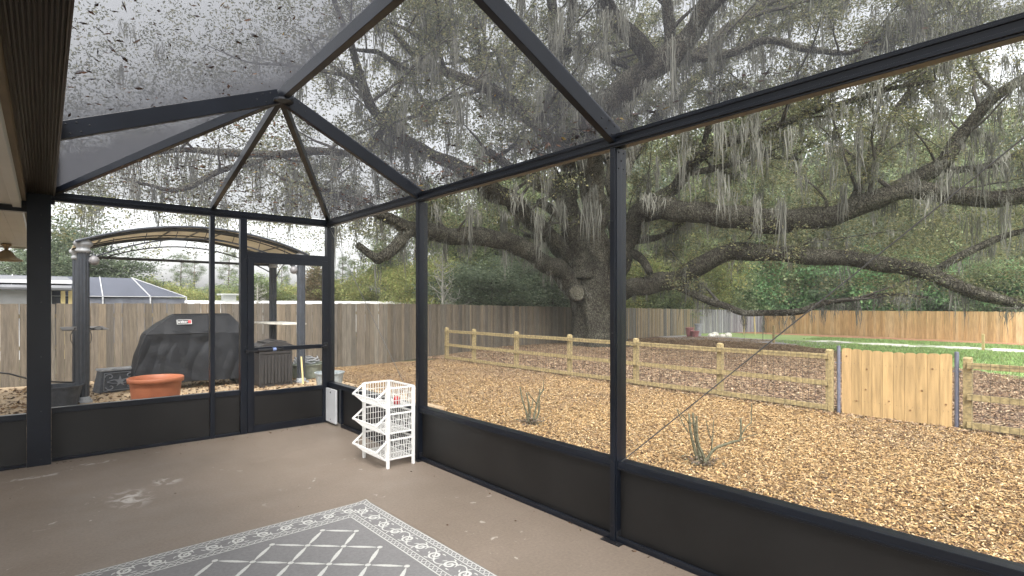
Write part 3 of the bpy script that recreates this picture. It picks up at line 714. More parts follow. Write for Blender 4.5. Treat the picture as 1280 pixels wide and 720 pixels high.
for y in (Yf-.13, Yb+.13): b.tube([(x,y,z-.005) for x,_,z in ar], .020, 6)
for t in (.25,.75):
    y = Yf+(Yb-Yf)*t; b.tube([(x,y,z-.016) for x,_,z in ar], .011, 6)
G_(b, 'canopy_frame', M['iron'])
# side shelves
b = MB()
for k in range(7): y = Yf+.12+k*.21; b.box(XL-.25, XL+.33, y, y+.17, 1.075, 1.092)
b.box(XL-.02, XL+.02, Yf, Yb, 1.04, 1.07); G_(b, 'shelf', M['greywood'], bevel=.002)
b = MB(); b.prism([(XR-.32,Yf+.10),(XR+.14,Yf+.10),(XR+.14,Yb-.1),(XR-.42,Yb-.1),(XR-.42,Yf+.75),(XR-.34,Yf+.42)], 1.085, 1.115, 'z'); G_(b, 'shelf', M['slate'], bevel=.004)
for (x, y, z, s) in ((XL+.13,Yf-.02,2.16,1), (XR-.13,Yf+.02,2.14,-1)):
    ml = empty('globe_light', (x,y,z), label='small frosted globe lamp on the %s post of the grill gazebo' % ('left front' if s > 0 else 'right front'), cat='globe light', group='globe lights on the grill gazebo')
    b = MB(); b.lathe([(0.001,-.075),(.03,-.07),(.06,-.045),(.075,0),(.06,.045),(.03,.07),(.001,.075)], 16); b.build('globe', M['ball'], ml, smooth=True)
    b = MB(); b.tube([(0,0,.07),(-.02*s,0,.10),(-.09*s,.0,.12)], .010, 8); b.lathe([(.03,.06),(.025,.085),(0.001,.09)], 12); b.build('arm', M['iron'], ml, smooth=True)
# cables on the left shelf
b = MB(); pts = []
for i in range(60):
    t = i/59; pts.append((XL-.1+.35*t+.03*math.sin(t*23), Yf+.25+.22*math.sin(t*31), 1.105+.012*math.sin(t*17)))
b.tube(pts, .008, 6)
lp = [(XL-.02+.13*math.sin(a), Yf+.1+.03*math.cos(a), .97+.16*math.cos(a)) for a in np.linspace(.2,6.1,26)]; b.tube(lp, .005, 6)
o = b.build('power_cable', M['hose'], None, smooth=True); tag(o, 'tangle of black cable lying on and hanging off the left gazebo shelf', 'cable')

# covered grill
def grill_cover():
    X0, X1, YF, YB = 1.14, 3.05, 11.12, 11.80
    secs = [(.0,-.02,0.0),(.10,.0,.0),(.35,.06,.01),(.62,.12,.02),(.80,.165,.03),(.86,.19,.035),(.90,.225,.055),(1.00,.35,.10),(1.12,.51,.155),(1.185,.60,.19),(1.205,.635,.22),(1.208,.70,.29)]
    z0 = .10; nx_, ny_ = 64, 22; rings = []
    # refine the section list
    fine = []
    for i in range(len(secs)-1):
        for k in range(5): t = k/5; fine.append(tuple(secs[i][q]*(1-t)+secs[i+1][q]*t for q in range(3)))
    fine.append(secs[-1]); b = MB(); per = 2*(nx_+ny_)
    for (z, ix, iy) in fine:
        xa, xb_, ya, yb_ = X0+ix, X1-ix*.62+.0, YF+iy, YB-iy
        ring = []
        for k in range(nx_): ring.append((xa+(xb_-xa)*k/nx_, ya, 0,-1))
        for k in range(ny_): ring.append((xb_, ya+(yb_-ya)*k/ny_, 1,0))
        for k in range(nx_): ring.append((xb_-(xb_-xa)*k/nx_, yb_, 0,1))
        for k in range(ny_): ring.append((xa, yb_-(yb_-ya)*k/ny_, -1,0))
        for (x, y, nx2, ny2) in ring:
            fold = mnoise.noise(Vector((x*3.2, y*3.2+3, z*.9)))*.038*(1.0 if z < .86 else .2)
            dg = mnoise.noise(Vector(((x+z*.9)*4.5, y*2, (z-x*.5)*3.0)))*.022+abs(mnoise.noise(Vector(((x-z*.3)*4.5, 0, z*1.6+x*.5))))*.030*(1 if z < .9 else .3)
            sag = -.03*math.exp(-((z-.70)/.10)**2)*(1+math.sin(x*9))*.5
            e = fold+dg+sag; zz = z0+z+(0 if z > .05 else .03*mnoise.noise(Vector((x*2,y*2,0))))
            if z > 1.17: e *= .2; zz += .004*mnoise.noise(Vector((x*3,y*3,9)))
            b.v.append((x+nx2*e, y+ny2*e, zz)); b.c.append((1,1,1))
    n_ = len(fine)
    for i in range(n_-1):
        for k in range(per): b.f.append((i*per+k, i*per+(k+1)%per, (i+1)*per+(k+1)%per, (i+1)*per+k)); b.m.append(0)
    b.f.append(tuple((n_-1)*per+k for k in range(per))); b.m.append(0)
    return b
gr = empty('covered_grill', (2.1,11.45,ZP), label='large barbecue grill under a creased black cover on the pavers', cat='grill')
o = grill_cover().build('grill_cover', M['black_fabric'], gr, smooth=False); o.location = (-2.1,-11.45,-ZP)
b = MB(); b.box(1.3,2.9,11.2,11.7,.09,.16); 
for x in (1.35,2.82):
    for y in (11.24,11.66): b.tube([(x,y-.03,.055),(x,y+.03,.055)], .08, 14)
o = b.build('grill_cart', M['resin'], gr); o.location = (-2.1,-11.45,-ZP)
def text(s, size, loc, rot, m, parent, name, ext=.001):
    cu = bpy.data.curves.new(name, 'FONT'); cu.body = s; cu.size = size; cu.extrude = ext; cu.align_x = 'CENTER'; cu.align_y = 'CENTER'
    o = bpy.data.objects.new(name, cu); link(o); dg = bpy.context.evaluated_depsgraph_get(); me = bpy.data.meshes.new_from_object(o.evaluated_get(dg)); bpy.data.objects.remove(o)
    me.materials.clear(); me.materials.append(m); o = bpy.data.objects.new(name, me); link(o, parent); o.location = loc; o.rotation_euler = rot; return o
tilt = R(66); lc = Vector((1.905,11.222,1.165))-Vector((2.1,11.45,ZP))
bd = MB(); bd.box(-.115,.115,-.042,.042,0,.004); o = bd.build('label_patch', M['white'], gr); o.location = lc; o.rotation_euler = (tilt,0,0)
bd = MB(); bd.box(-.108,.108,-.035,.035,.0041,.0075); o2 = bd.build('label_field', M['black_fabric'], o)
bd = MB(); bd.box(.062,.104,-.028,.028,.0076,.010); bd.build('label_red', M['red'], o)
text('weber', .062, (-.025,0,.009), (0,0,0), M['white'], o, 'label_text')

# ornamental cast block beside the grill
bl = empty('garden_pedestal', tuple(P(146,488,9.5).xy)+(ZP,), label='low charcoal pedestal with a star and scroll relief left of the grill', cat='pedestal'); bl.rotation_euler = (0,0,R(14))
b = MB(); b.add([(-.31,-.16,0),(.31,-.16,0),(.31,.16,0),(-.31,.16,0),(-.25,-.12,.36),(.25,-.12,.36),(.25,.12,.36),(-.25,.12,.36)], [(0,3,2,1),(4,5,6,7),(0,1,5,4),(1,2,6,5),(2,3,7,6),(3,0,4,7)]); b.build('body', M['stone_dark'], bl, bevel=.008)
b = MB(); b.box(-.27,.27,-.14,.14,.3605,.40); b.build('cap', M['capital'], bl, bevel=.01)
b = MB(); 
def on_face(u, v): return (u, -.16+.04*v/.36-.010, v)
for k in range(5):
    a = math.pi/2+k*2*math.pi/5; p = [on_face(0,.18), on_face(.04*math.cos(a+.6),.18+.04*math.sin(a+.6)), on_face(.10*math.cos(a),.18+.10*math.sin(a)), on_face(.04*math.cos(a-.6),.18+.04*math.sin(a-.6))]
    b.add(p, [(0,1,2,3)])
for sx in (-1,1):
    for sv in (-1,1):
        pts = []
        for i in range(20): t = i/19; a = t*5.2; r = .068*(1-.75*t); pts.append(on_face(sx*(.15+r*math.cos(a)), .18+sv*(.085+r*math.sin(a)*.8)))
        b.tube(pts, .009, 6); b.tube([on_face(sx*.04,.18+sv*.03), on_face(sx*.10,.18+sv*.03), on_face(sx*.19,.18+sv*.005)], .008, 6)
rect_ = [on_face(-.245,.035),on_face(.245,.035),on_face(.225,.33),on_face(-.225,.33),on_face(-.245,.035)]; b.tube(rect_, .007, 6)
b.build('relief', M['galv'] if False else M['capital'], bl, smooth=True).data.materials[0] = mat('relief_dark_grey', (.19,.20,.22), .5)

# resin bin
bn = empty('storage_bin', (3.24,10.68,ZP), label='dark brown resin bin with a domed lid between the grill and the right gazebo post', cat='storage bin')
b = MB(); W2, D2 = .29, .24
b.add([(-W2*.93,-D2*.93,0),(W2*.93,-D2*.93,0),(W2*.93,D2*.93,0),(-W2*.93,D2*.93,0),(-W2,-D2,.66),(W2,-D2,.66),(W2,D2,.66),(-W2,D2,.66)], [(0,3,2,1),(4,5,6,7),(0,1,5,4),(1,2,6,5),(2,3,7,6),(3,0,4,7)])
for k in range(9):
    x = -.24+k*.06; b.box(x-.022,x+.022,-D2-.006,-D2+.02,.06,.57)
for x in (-.275,.275): b.box(x-.02,x+.02,-D2-.012,-D2+.02,.02,.64)
b.box(-.29,.29,-D2-.014,-D2+.02,.60,.64)
for k in range(7):
    y = -.18+k*.06; b.box(-W2-.006,-W2+.02,y-.022,y+.022,.06,.6)
b.build('bin_body', M['resin'], bn, bevel=.003)
b = MB(); pr = [(-.315,.665),(-.315,.74)]+[(-.315+.63*t/12,.74+.10*math.sin(math.pi*t/12)) for t in range(1,12)]+[(.315,.74),(.315,.665)]
b.prism(pr, -.27, .27)
for t in (3,6,9): x = -.315+.63*t/12; z = .74+.10*math.sin(math.pi*t/12); b.bar((x,-.255,z+.004),(x,.25,z+.004),.09,.012)
b.build('lid', M['resin'], bn, bevel=.008)

# clutter: tubs, pots, coiled hose, stick
def tub(px, py, z, r, h, m, label, name='tub', cat='tub', n=20):
    p = P(px, py, z); t = empty(name, (p.x,p.y,ZP), label=label, cat=cat)
    b = MB(); b.lathe([(0,.02),(r*.75,.02),(r*.78,0),(r*.98,h*.93),(r*1.05,h*.94),(r*1.05,h),(r*.97,h),(r*.9,h*.55),(0,h*.5)], n); b.build('body', m, t, smooth=False); return t
tub(75,512,8.1,.27,.30,M['stone_dark'],'black plastic tub on the pavers beside the left gazebo post')
b = MB(); b.box(-.12,.12,-.10,.10,0,.19); b.box(-.09,-.01,-.1001,.1001,.19,.20); p = P(58,488,8.9); o = b.build('cinder_block', M['galv'], None, bevel=.006); o.location = (p.x+.05,p.y,ZP); tag(o, 'grey concrete block standing behind the black tub', 'concrete block')
tub(412,486,9.4,.24,.34,M['galv'],'galvanised grey tub just outside the corner of the screen room')
t = tub(383,470,11.2,.36,.30,mat('faded_green_tub',(.15,.17,.14),.6,0,.3,10),'faded green tub behind the right gazebo post')
b = MB(); pts = [(t.location.x+.25*math.cos(a)*(1-.02*i%.2), t.location.y+.25*math.sin(a), ZP+.31+.012*(i/10)+.02*math.sin(i)) for i, a in enumerate(np.linspace(0,25,90))]; b.tube(pts, .014, 6)
o = b.build('garden_hose', M['capital'], None, smooth=True); tag(o, 'grey garden hose coiled on the faded green tub', 'hose')
p = P(379,482,10.2); q = P(375,424,10.65); b = MB(); b.tube([(p.x,p.y,ZP),(q.x,q.y,q.z)], .018, 8); o = b.build('wooden_stake', M['yellowwood'], None); tag(o, 'pale wooden pole leaning against the right gazebo post', 'pole')
b = MB(); pts = [P(-60,466,9.0), P(0,466,9.0), P(18,469,9.1), P(38,474,9.2), P(62,477,9.3), P(92,478,9.6)]; sp, _ = smooth_path([(v,1) for v in pts], .15); b.tube(sp, .014, 8); o = b.build('black_hose', M['hose'], None, smooth=True); tag(o, 'black hose strung from the left toward the gazebo post', 'hose')

# ------------------------------------------------------------------ fences
def picket_fence(name, pts, h, bw, label, basecol, m, var=.25, top=0.0, par=None, lean=.006, seed=1, dz=.02, gap=.006, ear=.0):
    """a run of vertical boards on top of rails, between world xy points"""
    rr = random.Random(seed)
    x0, y0 = pts[0]; root = empty(name, (x0,y0,g(x0)), label=label, cat='fence')
    b = MB(); rl = MB(); ps = []
    for (a, c) in zip(pts[:-1], pts[1:]):
        a, c = Vector(a), Vector(c); d = c-a; L_ = d.length; d.normalize(); nrm = Vector((-d.y, d.x)); k = round(L_/bw); bw_ = L_/k
        for i in range(k):
            t = (i+.5)*bw_; p = a+d*t; ww = bw/2-gap/2; z0 = g(p.x)+dz; hh = h+rr.uniform(-.012,.012)+top
            off = rr.uniform(0,.012); ln = rr.uniform(-lean,lean)
            base = basecol[rr.randrange(len(basecol))]; f = 1+rr.uniform(-var,var); b.cc = tuple(min(1,q*f) for q in base)
            e = min(ear, ww*.6)
            prof = [(-ww,0),(ww,0),(ww,hh-e),(ww-e,hh),(-ww+e,hh),(-ww,hh-e)] if ear else [(-ww,0),(ww,0),(ww,hh),(-ww,hh)]
            n = len(prof); vs = []
            for th in (off, off+.016):
                for (u, z) in prof: q = p+d*(u+ln*z)-nrm*th; vs.append((q.x-x0, q.y-y0, z+z0-g(x0)))
            b.add(vs, [tuple(range(n)), tuple(reversed(range(n,2*n)))]+[(i2,(i2+1)%n,n+(i2+1)%n,n+i2) for i2 in range(n)])
        for z in (.3, h*.5, h-.25):
            rl.bar((a.x+nrm.x*.022-x0, a.y+nrm.y*.022-y0, g(a.x)+z-g(x0)), (c.x+nrm.x*.022-x0, c.y+nrm.y*.022-y0, g(c.x)+z-g(x0)), .036, .085)
        kk = max(1, round(L_/2.4))
        for i in range(kk+1):
            q = a+d*(L_*i/kk)+nrm*.09; pb = MB(); pb.box(-.045,.045,-.045,.045,-.1,h-.04); ps.append((pb, (q.x-x0, q.y-y0, g(q.x)-g(x0))))
    b.build('board_panel', m, root, fix=False); rl.build('rail', M['treated'], root)
    me = None
    for pb, loc in ps[:100]:
        if me is None: o = pb.build('fence_post', M['treated'], root); me = o.data
        else: o = bpy.data.objects.new('fence_post', me); link(o, root)
        o.location = loc
    return root
grey = [(.115,.095,.070),(.135,.112,.085),(.095,.082,.066),(.16,.128,.09),(.12,.105,.083)]
picket_fence('board_fence', [(-16,15.2),(8,15.2),(16,18.9),(26,19.9)], 1.83, .145, 'long weathered brown board fence along the back behind the gazebo and the oak', grey, M['fence_board'], .22, seed=2)
picket_fence('board_fence', [(26.05,19.91),(37.5,21.9)], 1.83, .145, 'darker mossy continuation of the weathered fence right of the oak, red pots at its foot', [(.16,.14,.105),(.20,.165,.11),(.24,.185,.11),(.12,.115,.10)], M['fence_board'], .3, lean=.012, seed=3)
picket_fence('board_fence', [(37.6,21.95),(46.0,21.0)], 1.83, .145, 'silver grey weathered fence section in the far corner', [(.26,.26,.27),(.22,.22,.235),(.30,.295,.29),(.17,.17,.18)], M['fence_board'], .28, lean=.014, seed=4)
tan = [(.52,.355,.175),(.56,.39,.20),(.47,.32,.155),(.59,.43,.24),(.51,.335,.16)]
picket_fence('board_fence', [(46.0,20.9),(43.3,5.5),(42.2,-22)], 1.83, .145, 'new orange tan board fence running along the far right side of the yard', tan, M['pine_board'], .12, seed=5, top=.02)

# low rail fence with wire
def rail_fence(posts, X, label, name='rail_fence', ends=(0,0)):
    root = empty(name, (X,posts[0],g(X)), label=label, cat='fence'); me = None
    for y in posts:
        b = MB(); b.box(-.05,.05,-.05,.05,-.1,1.05); b.prism([(-.05,1.0501),(.05,1.0501),(0,1.075)], -.05, .05)
        if me is None: o = b.build('post', M['treated'], root, bevel=.004); me = o
        else: o = me.copy(); link(o, root)
        o.location = (0,y-posts[0],0)
    r0 = None
    for (a, c) in zip(posts[:-1], posts[1:]):
        for z in (.07,.48,.92):
            b = MB(); e = random.uniform(-.01,.01); b.bar((-.07,a-posts[0]-.001,z+.03+e), (-.07,c-posts[0]+.001,z+.03-e*.5), .036, .085); b.build('rail', M['treated'], root, bevel=.003)
    b = MB(); lo, hi = min(posts)-posts[0], max(posts)-posts[0]; y = lo
    while y < hi: b.bar((-.0905,y,.04),(-.0905,y,1.0),.0028,.0028,(0,1,0)); y += .1
    for z in np.arange(.06,1.0,.1): b.bar((-.0925,lo,z),(-.0925,hi,z),.0028,.0028)
    b.build('wire_mesh', M['mesh_wire'], root, fix=False)
    return root
rail_fence([3.48,5.45,7.46,9.5,11.55,13.55,15.05], 10.1, 'low three-rail timber fence with wire running from the plank gate back to the board fence')
rail_fence([1.66,-.35,-2.4], 10.1, 'short stretch of low three-rail timber fence at the right edge past the plank gate')
gate = empty('plank_gate', (10.12,3.3,g(10)), label='low gate of ten honey-coloured dog-eared planks between two metal posts', cat='gate')
b = MB(); rr = random.Random(9); L_ = 1.46
for i in range(10):
    y = -.0-(i+.5)*L_/10; ww = L_/20-.002; t = i/9; hh = 1.10-.02*math.sin(math.pi*t)+.0; z0 = .02
    f = 1+rr.uniform(-.13,.10); c = rr.choice([(.45,.305,.14),(.49,.33,.155),(.42,.285,.13)]); b.cc = tuple(q*f for q in c)
    off = rr.uniform(0,.004); e = .022
    poly = [(y-ww,z0),(y+ww,z0),(y+ww,hh-e),(y+ww*.75,hh-.006),(y+ww*.3,hh),(y-ww*.3,hh),(y-ww*.75,hh-.006),(y-ww,hh-e)]
    b.prism(poly, -.01-off, .008-off, 'x')
for (kk, kz) in ((0.5,.97),(2.5,.78),(2.4,.45),(4.6,.30),(6.5,.20),(7.5,.52),(8.4,.86),(9.5,.35),(1.5,.25)):
    y = -kk*L_/10; b.cc = (.20,.11,.05); b.tube([(-.0205,y,kz),(-.0155,y,kz)], [.012,.014], 9)
for i in range(10):
    for z_ in (.25,.86):
        for dy in (-.03,.03): b.cc = (.10,.09,.08); b.tube([(-.0205,-(i+.5)*L_/10+dy,z_),(-.0150,-(i+.5)*L_/10+dy,z_)], .004, 6)
b.build('planks', M['pine_board'], gate, fix=True)
b = MB()
for z in (.25,.85): b.bar((.03,-.01,z),(.03,-L_+.01,z),.04,.085)
b.build('rail', M['treated'], gate)
for y in (.05,-L_-.05):
    b = MB(); b.tube([(0,y,-.1),(0,y,1.12)], .028, 12); b.lathe([(.029,1.12),(.03,1.13),(0.001,1.14)], 12, (0,y,0)); 
    b.box(-.012,.03,min(y,y*.3-.0) if False else y-.045, y+.045, .84,.86); b.build('metal_post', mat('gate_post_metal',(.17,.18,.235),.4,.3,.1), gate)
# marker stakes, pots, stones by far fence
def gp(px, z_, ):  # ground point below pixel column at depth
    v = P(px, 400, z_); return Vector((v.x, v.y, g(v.x)))
for (px, z_, hh, lab) in ((967,29.5,.95,'short timber stake in the far mulch before the left end of the tan fence'),(1229,25.5,.75,'pale timber stake by the sandy path before the tan fence on the right')):
    p = gp(px, z_); b = MB(); b.box(-.05,.05,-.05,.05,-.1,hh); b.prism([(-.05,hh+.0005),(.05,hh+.0005),(0,hh+.03)],-.05,.05); o = b.build('timber_stake', M['treated'] if px < 1000 else M['yellowwood'], None, bevel=.003); o.location = p; tag(o, lab, 'stake', 'timber stakes in the far yard')
for k, (px, z_, r_, h_, m_2, lab) in enumerate(((862,36,.26,.62,'redpot','taller dull red pot at the foot of the far mossy fence'),(869,35.5,.26,.42,'redpot','shorter dull red pot beside the taller one at the far fence'),(873,37,.26,.85,'capital','slim pale grey pot behind the dull red pots at the far fence'))):
    p = gp(px, z_); t = empty('garden_pot', p, label=lab, cat='garden pot'); b = MB(); b.lathe([(0,0),(r_*.7,0),(r_,h_*.9),(r_*1.1,h_*.9),(r_*1.1,h_),(r_*.9,h_),(r_*.8,h_*.8),(0,h_*.8)], 14); b.build('body', M[m_2], t, smooth=False)
for k, (px, z_, s, lab) in enumerate(((889,36,.30,'whitish stone nearest the grey pot at the far fence'),(894,36.5,.36,'largest whitish stone in the middle of the far row'),(903,36,.26,'smallest whitish stone in the far row'),(910,36.5,.33,'whitish stone at the right end of the far row'))):
    p = gp(px, z_); b = MB(); b.lathe([(0.001,0),(s*.9,0),(s,s*.35),(s*.7,s*.75),(0.001,s*.9)], 9, (0,0,0), 1, .7)
    b.v = [(x*(1+.2*mnoise.noise(Vector((x*3,y*3,k)))), y, z*(1+.3*mnoise.noise(Vector((x*4,k,z*3))))) for x,y,z in b.v]
    o = b.build('pale_stone', M['slate'], None); o.location = p; tag(o, lab, 'stone', 'whitish stones by the far fence')
for (px, lean_, lab) in ((930,.25,'yellowish plank leaning on the silver grey fence section'),(944,.05,'upright yellowish plank at the meeting of grey and tan fences')):
    p = gp(px, 40.5); b = MB(); b.bar((0,0,0),(lean_,.1,1.55),.10,.04); o = b.build('loose_plank', M['yellowwood'], None); o.location = p; tag(o, lab, 'plank')

# ------------------------------------------------------------------ pruned shrubs
def shrub(px, py, z_, stems, label):
    base = P(px, py, z_); base.z = g(base.x)+.01
    root = empty('pruned_shrub', base, label=label, cat='shrub', group='pruned bare shrubs in the mulch')
    b = MB()
    for st in stems:
        pts = [(P(x, y, z_+dz_)-base, PW(w_*.72, z_)) for (x, y, w_, dz_) in st]
        sp, rs = smooth_path(pts, .05); b.tube(sp, rs, 7, jit=.25)
    b.build('stems', M['shrubbark'], root, smooth=True)
    # lichen tufts / little bark flakes at the foot
    n = 260; C = RNG.normal(size=(n,3))*np.array([.09,.09,.04])+np.array([0,0,.04]); 
    bulk('base_litter', leaf_quads(C, np.full(n,.05), np.full(n,.02)), 4, shade((.15,.12,.085), n), M['litter'], root)
    return root
shrub(664,532,8.2,[[(662,532,5,0),(659,520,4,0),(657,512,3.5,0),(653,500,3,0),(650,484,2.4,.05)],[(660,530,5,0),(662,516,4,0),(661,505,3,-.05),(658,491,2.6,-.05)],[(666,532,5,0),(668,518,3.6,0),(671,506,3,0),(674,495,3,.05),(680,486,3,.05)],[(667,531,4.5,.05),(673,517,3.2,.08),(674,502,2.6,.08),(675,486,2.4,.08)],[(671,505,2,0),(664,496,1.6,-.04),(660,490,1.4,-.06)],[(679,487,1.6,0),(680,474,1,0)],[(661,513,3,0),(665,508,2.2,.1),(666,498,1.4,.12)]],'smaller pruned bare shrub in the mulch left of the central post')
shrub(877,583,6.15,[[(875,584,9,0),(870,568,6,0),(866,552,5,0),(863,538,4.5,0),(862,528,4,0),(861,517,3,.03)],[(877,583,9,0),(874,566,6,.03),(870,548,5,.05),(868,535,4.5,.05),(866,516,3.5,.06)],[(879,583,7,0),(880,572,4.5,-.05),(874,558,4,-.05),(871,540,4,-.05),(871,520,3.5,-.05)],[(880,582,8,0),(886,570,5,0),(893,561,5,0),(905,556,4.5,.05),(917,552,4,.08),(925,550,3.5,.1),(926,540,3,.1),(926,523,3,.1)],[(926,545,2.5,.1),(933,533,2,.1),(939,528,2,.12),(939,515,1.5,.12),(940,504,1.2,.12)],[(889,566,2.5,0),(890,552,2,0),(885,538,1.6,-.03),(883,526,1.4,-.03)],[(889,562,2.2,0),(891,545,1.8,.05),(892,525,1.4,.05)],[(860,540,2.5,.0),(853,528,2,.05),(846,511,1.6,.08)],[(862,530,2,0),(855,521,1.6,-.05),(847,512,1.2,-.1)],[(925,549,2.2,.1),(935,545,1.4,.15),(948,543,1,.2)],[(872,529,2,0),(866,529,2,0),(860,529,2,0)]],'larger pruned bare shrub in the mulch with one long sideways branch')

# ------------------------------------------------------------------ mulch chips
def chips(name, n, xr, yr, cols, size, test=None, zoff=.004, kind_label=None, keep=None, age=None):
    x = RNG.uniform(*xr, n); y = RNG.uniform(*yr, n)
    if keep is not None: k = keep(x, y); x, y = x[k], y[k]; n = len(x)
    z = -.35-.0143*np.maximum(0, x-10)+np.array([gnoise(a, c) for a, c in zip(x, y)])+.006+zoff+RNG.uniform(0,.018,n)
    C = np.stack([x,y,z],1); az = RNG.uniform(0,2*np.pi,n); til = RNG.normal(0,.28,n); rol = RNG.normal(0,.4,n)
    L_ = (size*RNG.uniform(.5,1.6,n))[:,None]; W_ = (size*.38*RNG.uniform(.4,1.3,n))[:,None]
    a = np.stack([np.cos(az)*np.cos(til), np.sin(az)*np.cos(til), np.sin(til)],1); bb = np.stack([-np.sin(az)*np.cos(rol), np.cos(az)*np.cos(rol), np.sin(rol)],1)
    V = np.stack([C-a*L_/2-bb*W_/2, C+a*L_/2-bb*W_*RNG.uniform(.1,.6,(n,1)), C+a*L_/2+bb*W_*RNG.uniform(.1,.5,(n,1)), C-a*L_/2+bb*W_/2],1).reshape(-1,3)
    pal = np.array(cols); cc = pal[RNG.integers(0,len(pal),n)]*(1+RNG.uniform(-.3,.3,(n,1)))
    if age is not None:       # older, browner mulch in some patches
        br = np.array(brn)[RNG.integers(0,len(brn),n)]; w_ = age(x, y)+np.array([.5*mnoise.noise(Vector((p*.5,q*.5,3))) for p, q in zip(x, y)])
        cc = np.where((RNG.uniform(0,1,n) < w_)[:,None], br, cc)
    o = bulk(name, V, 4, np.clip(cc,0,1), M['chips']); return o
tanp0 = [(.50,.33,.16),(.58,.40,.22),(.42,.26,.12),(.62,.46,.28),(.33,.20,.10),(.22,.13,.07),(.48,.31,.17),(.66,.52,.35),(.15,.09,.055),(.40,.27,.16)]
tanp = [(c[0]*.79, c[1]*.78, c[2]*.68) for c in tanp0]
brn = [(c[0]*.98,c[1]*1.08,c[2]*.92) for c in [(.25,.155,.11),(.33,.215,.16),(.20,.12,.085),(.15,.09,.07),(.38,.27,.21),(.29,.17,.12),(.12,.075,.06)]]
def vis(x, y):  # roughly inside the view
    f = Fx*x+Fy*y; r = Rx*x+Ry*y; return (f > .5) & (np.abs(r/np.maximum(f,.1)) < 1.05)
o = chips('wood_chips', 560000, (2.82,10.4), (-.5,15.2), tanp, .030, age=lambda x, y: np.clip((y-4.5)/13, .04, .6)+np.where(x > 8.2, .08, 0), keep=lambda x, y: vis(x,y) & ~((x < 4.6) & (y > 6.7) & (y < 13.5)))
tag(o, 'bright tan wood chips spread over the bed between the screen room and the rail fence', 'wood chips', kind='stuff')
o = chips('bark_mulch', 300000, (9.8,33), (1.0,19.5), brn, .058, zoff=.012, keep=lambda x, y: vis(x,y) & (y < np.where(x < 8,15.2,np.where(x < 16,15.2+(x-8)*.4625,18.9+(x-16)*.1))) & (x < np.where(y < 12,19.4+(y-2)*.98,np.where(y > 14, 33, 29.2))+.3))
tag(o, 'darker reddish brown bark mulch beyond the low rail fence and under the oak', 'bark mulch', kind='stuff')
n = 5200; x = RNG.uniform(2.85,10,n); y = RNG.uniform(0,15,n); k = vis(x,y) & ~((x < 4.6) & (y > 6.7)) & (RNG.uniform(0,1,n) < np.array([.35+1.3*mnoise.noise(Vector((a*.45,c*.45,8))) for a, c in zip(x,y)])); x, y = x[k], y[k]; n = len(x)
C = np.stack([x,y,-.35+RNG.uniform(.022,.04,n)],1); L_ = RNG.uniform(.03,.07,n)
o = bulk('oak_leaf_litter', leaf_quads(C, L_, L_*.38, .25), 4, np.array([(.10,.055,.03),(.16,.09,.045),(.07,.045,.03),(.22,.15,.09)])[RNG.integers(0,4,n)], M['litter']); tag(o, 'dry brown oak leaves lying on the tan wood chips', 'fallen leaves', kind='stuff')
# strip of chips left beyond the pad
o = chips('leaf_mulch', 26000, (-6,0.2), (8.6,15.1), tanp, .05, keep=lambda x, y: vis(x,y) & ~((x > -4.05) & (y < 13.45)))
tag(o, 'wood chips in front of the board fence beyond the paver pad', 'wood chips', kind='stuff')
# dead leaves on the pavers
n = 5200; x = RNG.uniform(-.8,4.4,n); y = RNG.uniform(7,13.2,n); C = np.stack([x,y,-.022+RNG.uniform(0,.02,n)],1)
cc = np.array([(.10,.06,.035),(.17,.10,.05),(.06,.04,.03),(.28,.19,.10)])[RNG.integers(0,4,n)]
o = bulk('fallen_leaves', leaf_quads(C, RNG.uniform(.04,.09,n), RNG.uniform(.015,.035,n), .12), 4, cc, M['litter']); tag(o, 'brown fallen oak leaves scattered on the paver pad', 'fallen leaves', kind='stuff')
# lawn blades
n = 60000; x = RNG.uniform(19,40,n); y = RNG.uniform(-8,14,n); k = vis(x,y) & (x > 19.4+(y-2)*.98+.4) & ~((np.abs(x-33.8-.05*y) < 1.6)); x, y = x[k], y[k]; n = len(x)
z = -.35-.0143*(x-10)+.02; hgt = RNG.uniform(.04,.12,n); ang = RNG.uniform(0,6.28,n); dx = np.cos(ang)*.018; dy = np.sin(ang)*.018; lx = RNG.normal(0,.03,n); ly = RNG.normal(0,.03,n)
V = np.stack([np.stack([x-dx,y-dy,z],1), np.stack([x+dx,y+dy,z],1), np.stack([x+lx,y+ly,z+hgt],1)],1).reshape(-1,3)
o = bulk('lawn_grass', V, 3, shade((.25,.36,.13), n, .35, .12), M['grassblade']); tag(o, 'short green grass between the bark mulch and the tan fence', 'grass', kind='stuff')

# ------------------------------------------------------------------ leaves on the roof screen
def on_roof(x, y):
    zr = np.where(x > APX, APZ-(x-APX)*(APZ-2.51)/(2.76-APX), APZ-(APX-x)*(APZ-GZ)/(APX-.05))
    ze = APZ-(y-APY)*(APZ-2.51)/(6.76-APY)
    # hip end: below the plane spanned by the end eave
    tx = np.where(x > APX, (x-APX)/(2.76-APX), (APX-x)/(APX-.05)); ty = (y-APY)/(6.76-APY)
    return np.where((y > APY) & (ty > tx), ze, zr)+zt-.004
def roof_leaves(n, xr, yr, keep, s=(.022,.06)):
    x = RNG.uniform(*xr, n*4); y = RNG.uniform(*yr, n*4); k = keep(x,y); x, y = x[k][:n], y[k][:n]; n = len(x)
    C = np.stack([x,y,on_roof(x,y)+RNG.uniform(0,.006,n)],1); L_ = RNG.uniform(*s,n)
    return leaf_quads(C, L_, L_*RNG.uniform(.16,.38,n), .3), n
P1, n1 = roof_leaves(420, (.08,1.4), (0.2,4.5), lambda x,y: RNG.uniform(0,1,len(x)) < .25+.75*(1-x/1.4)**1.5)
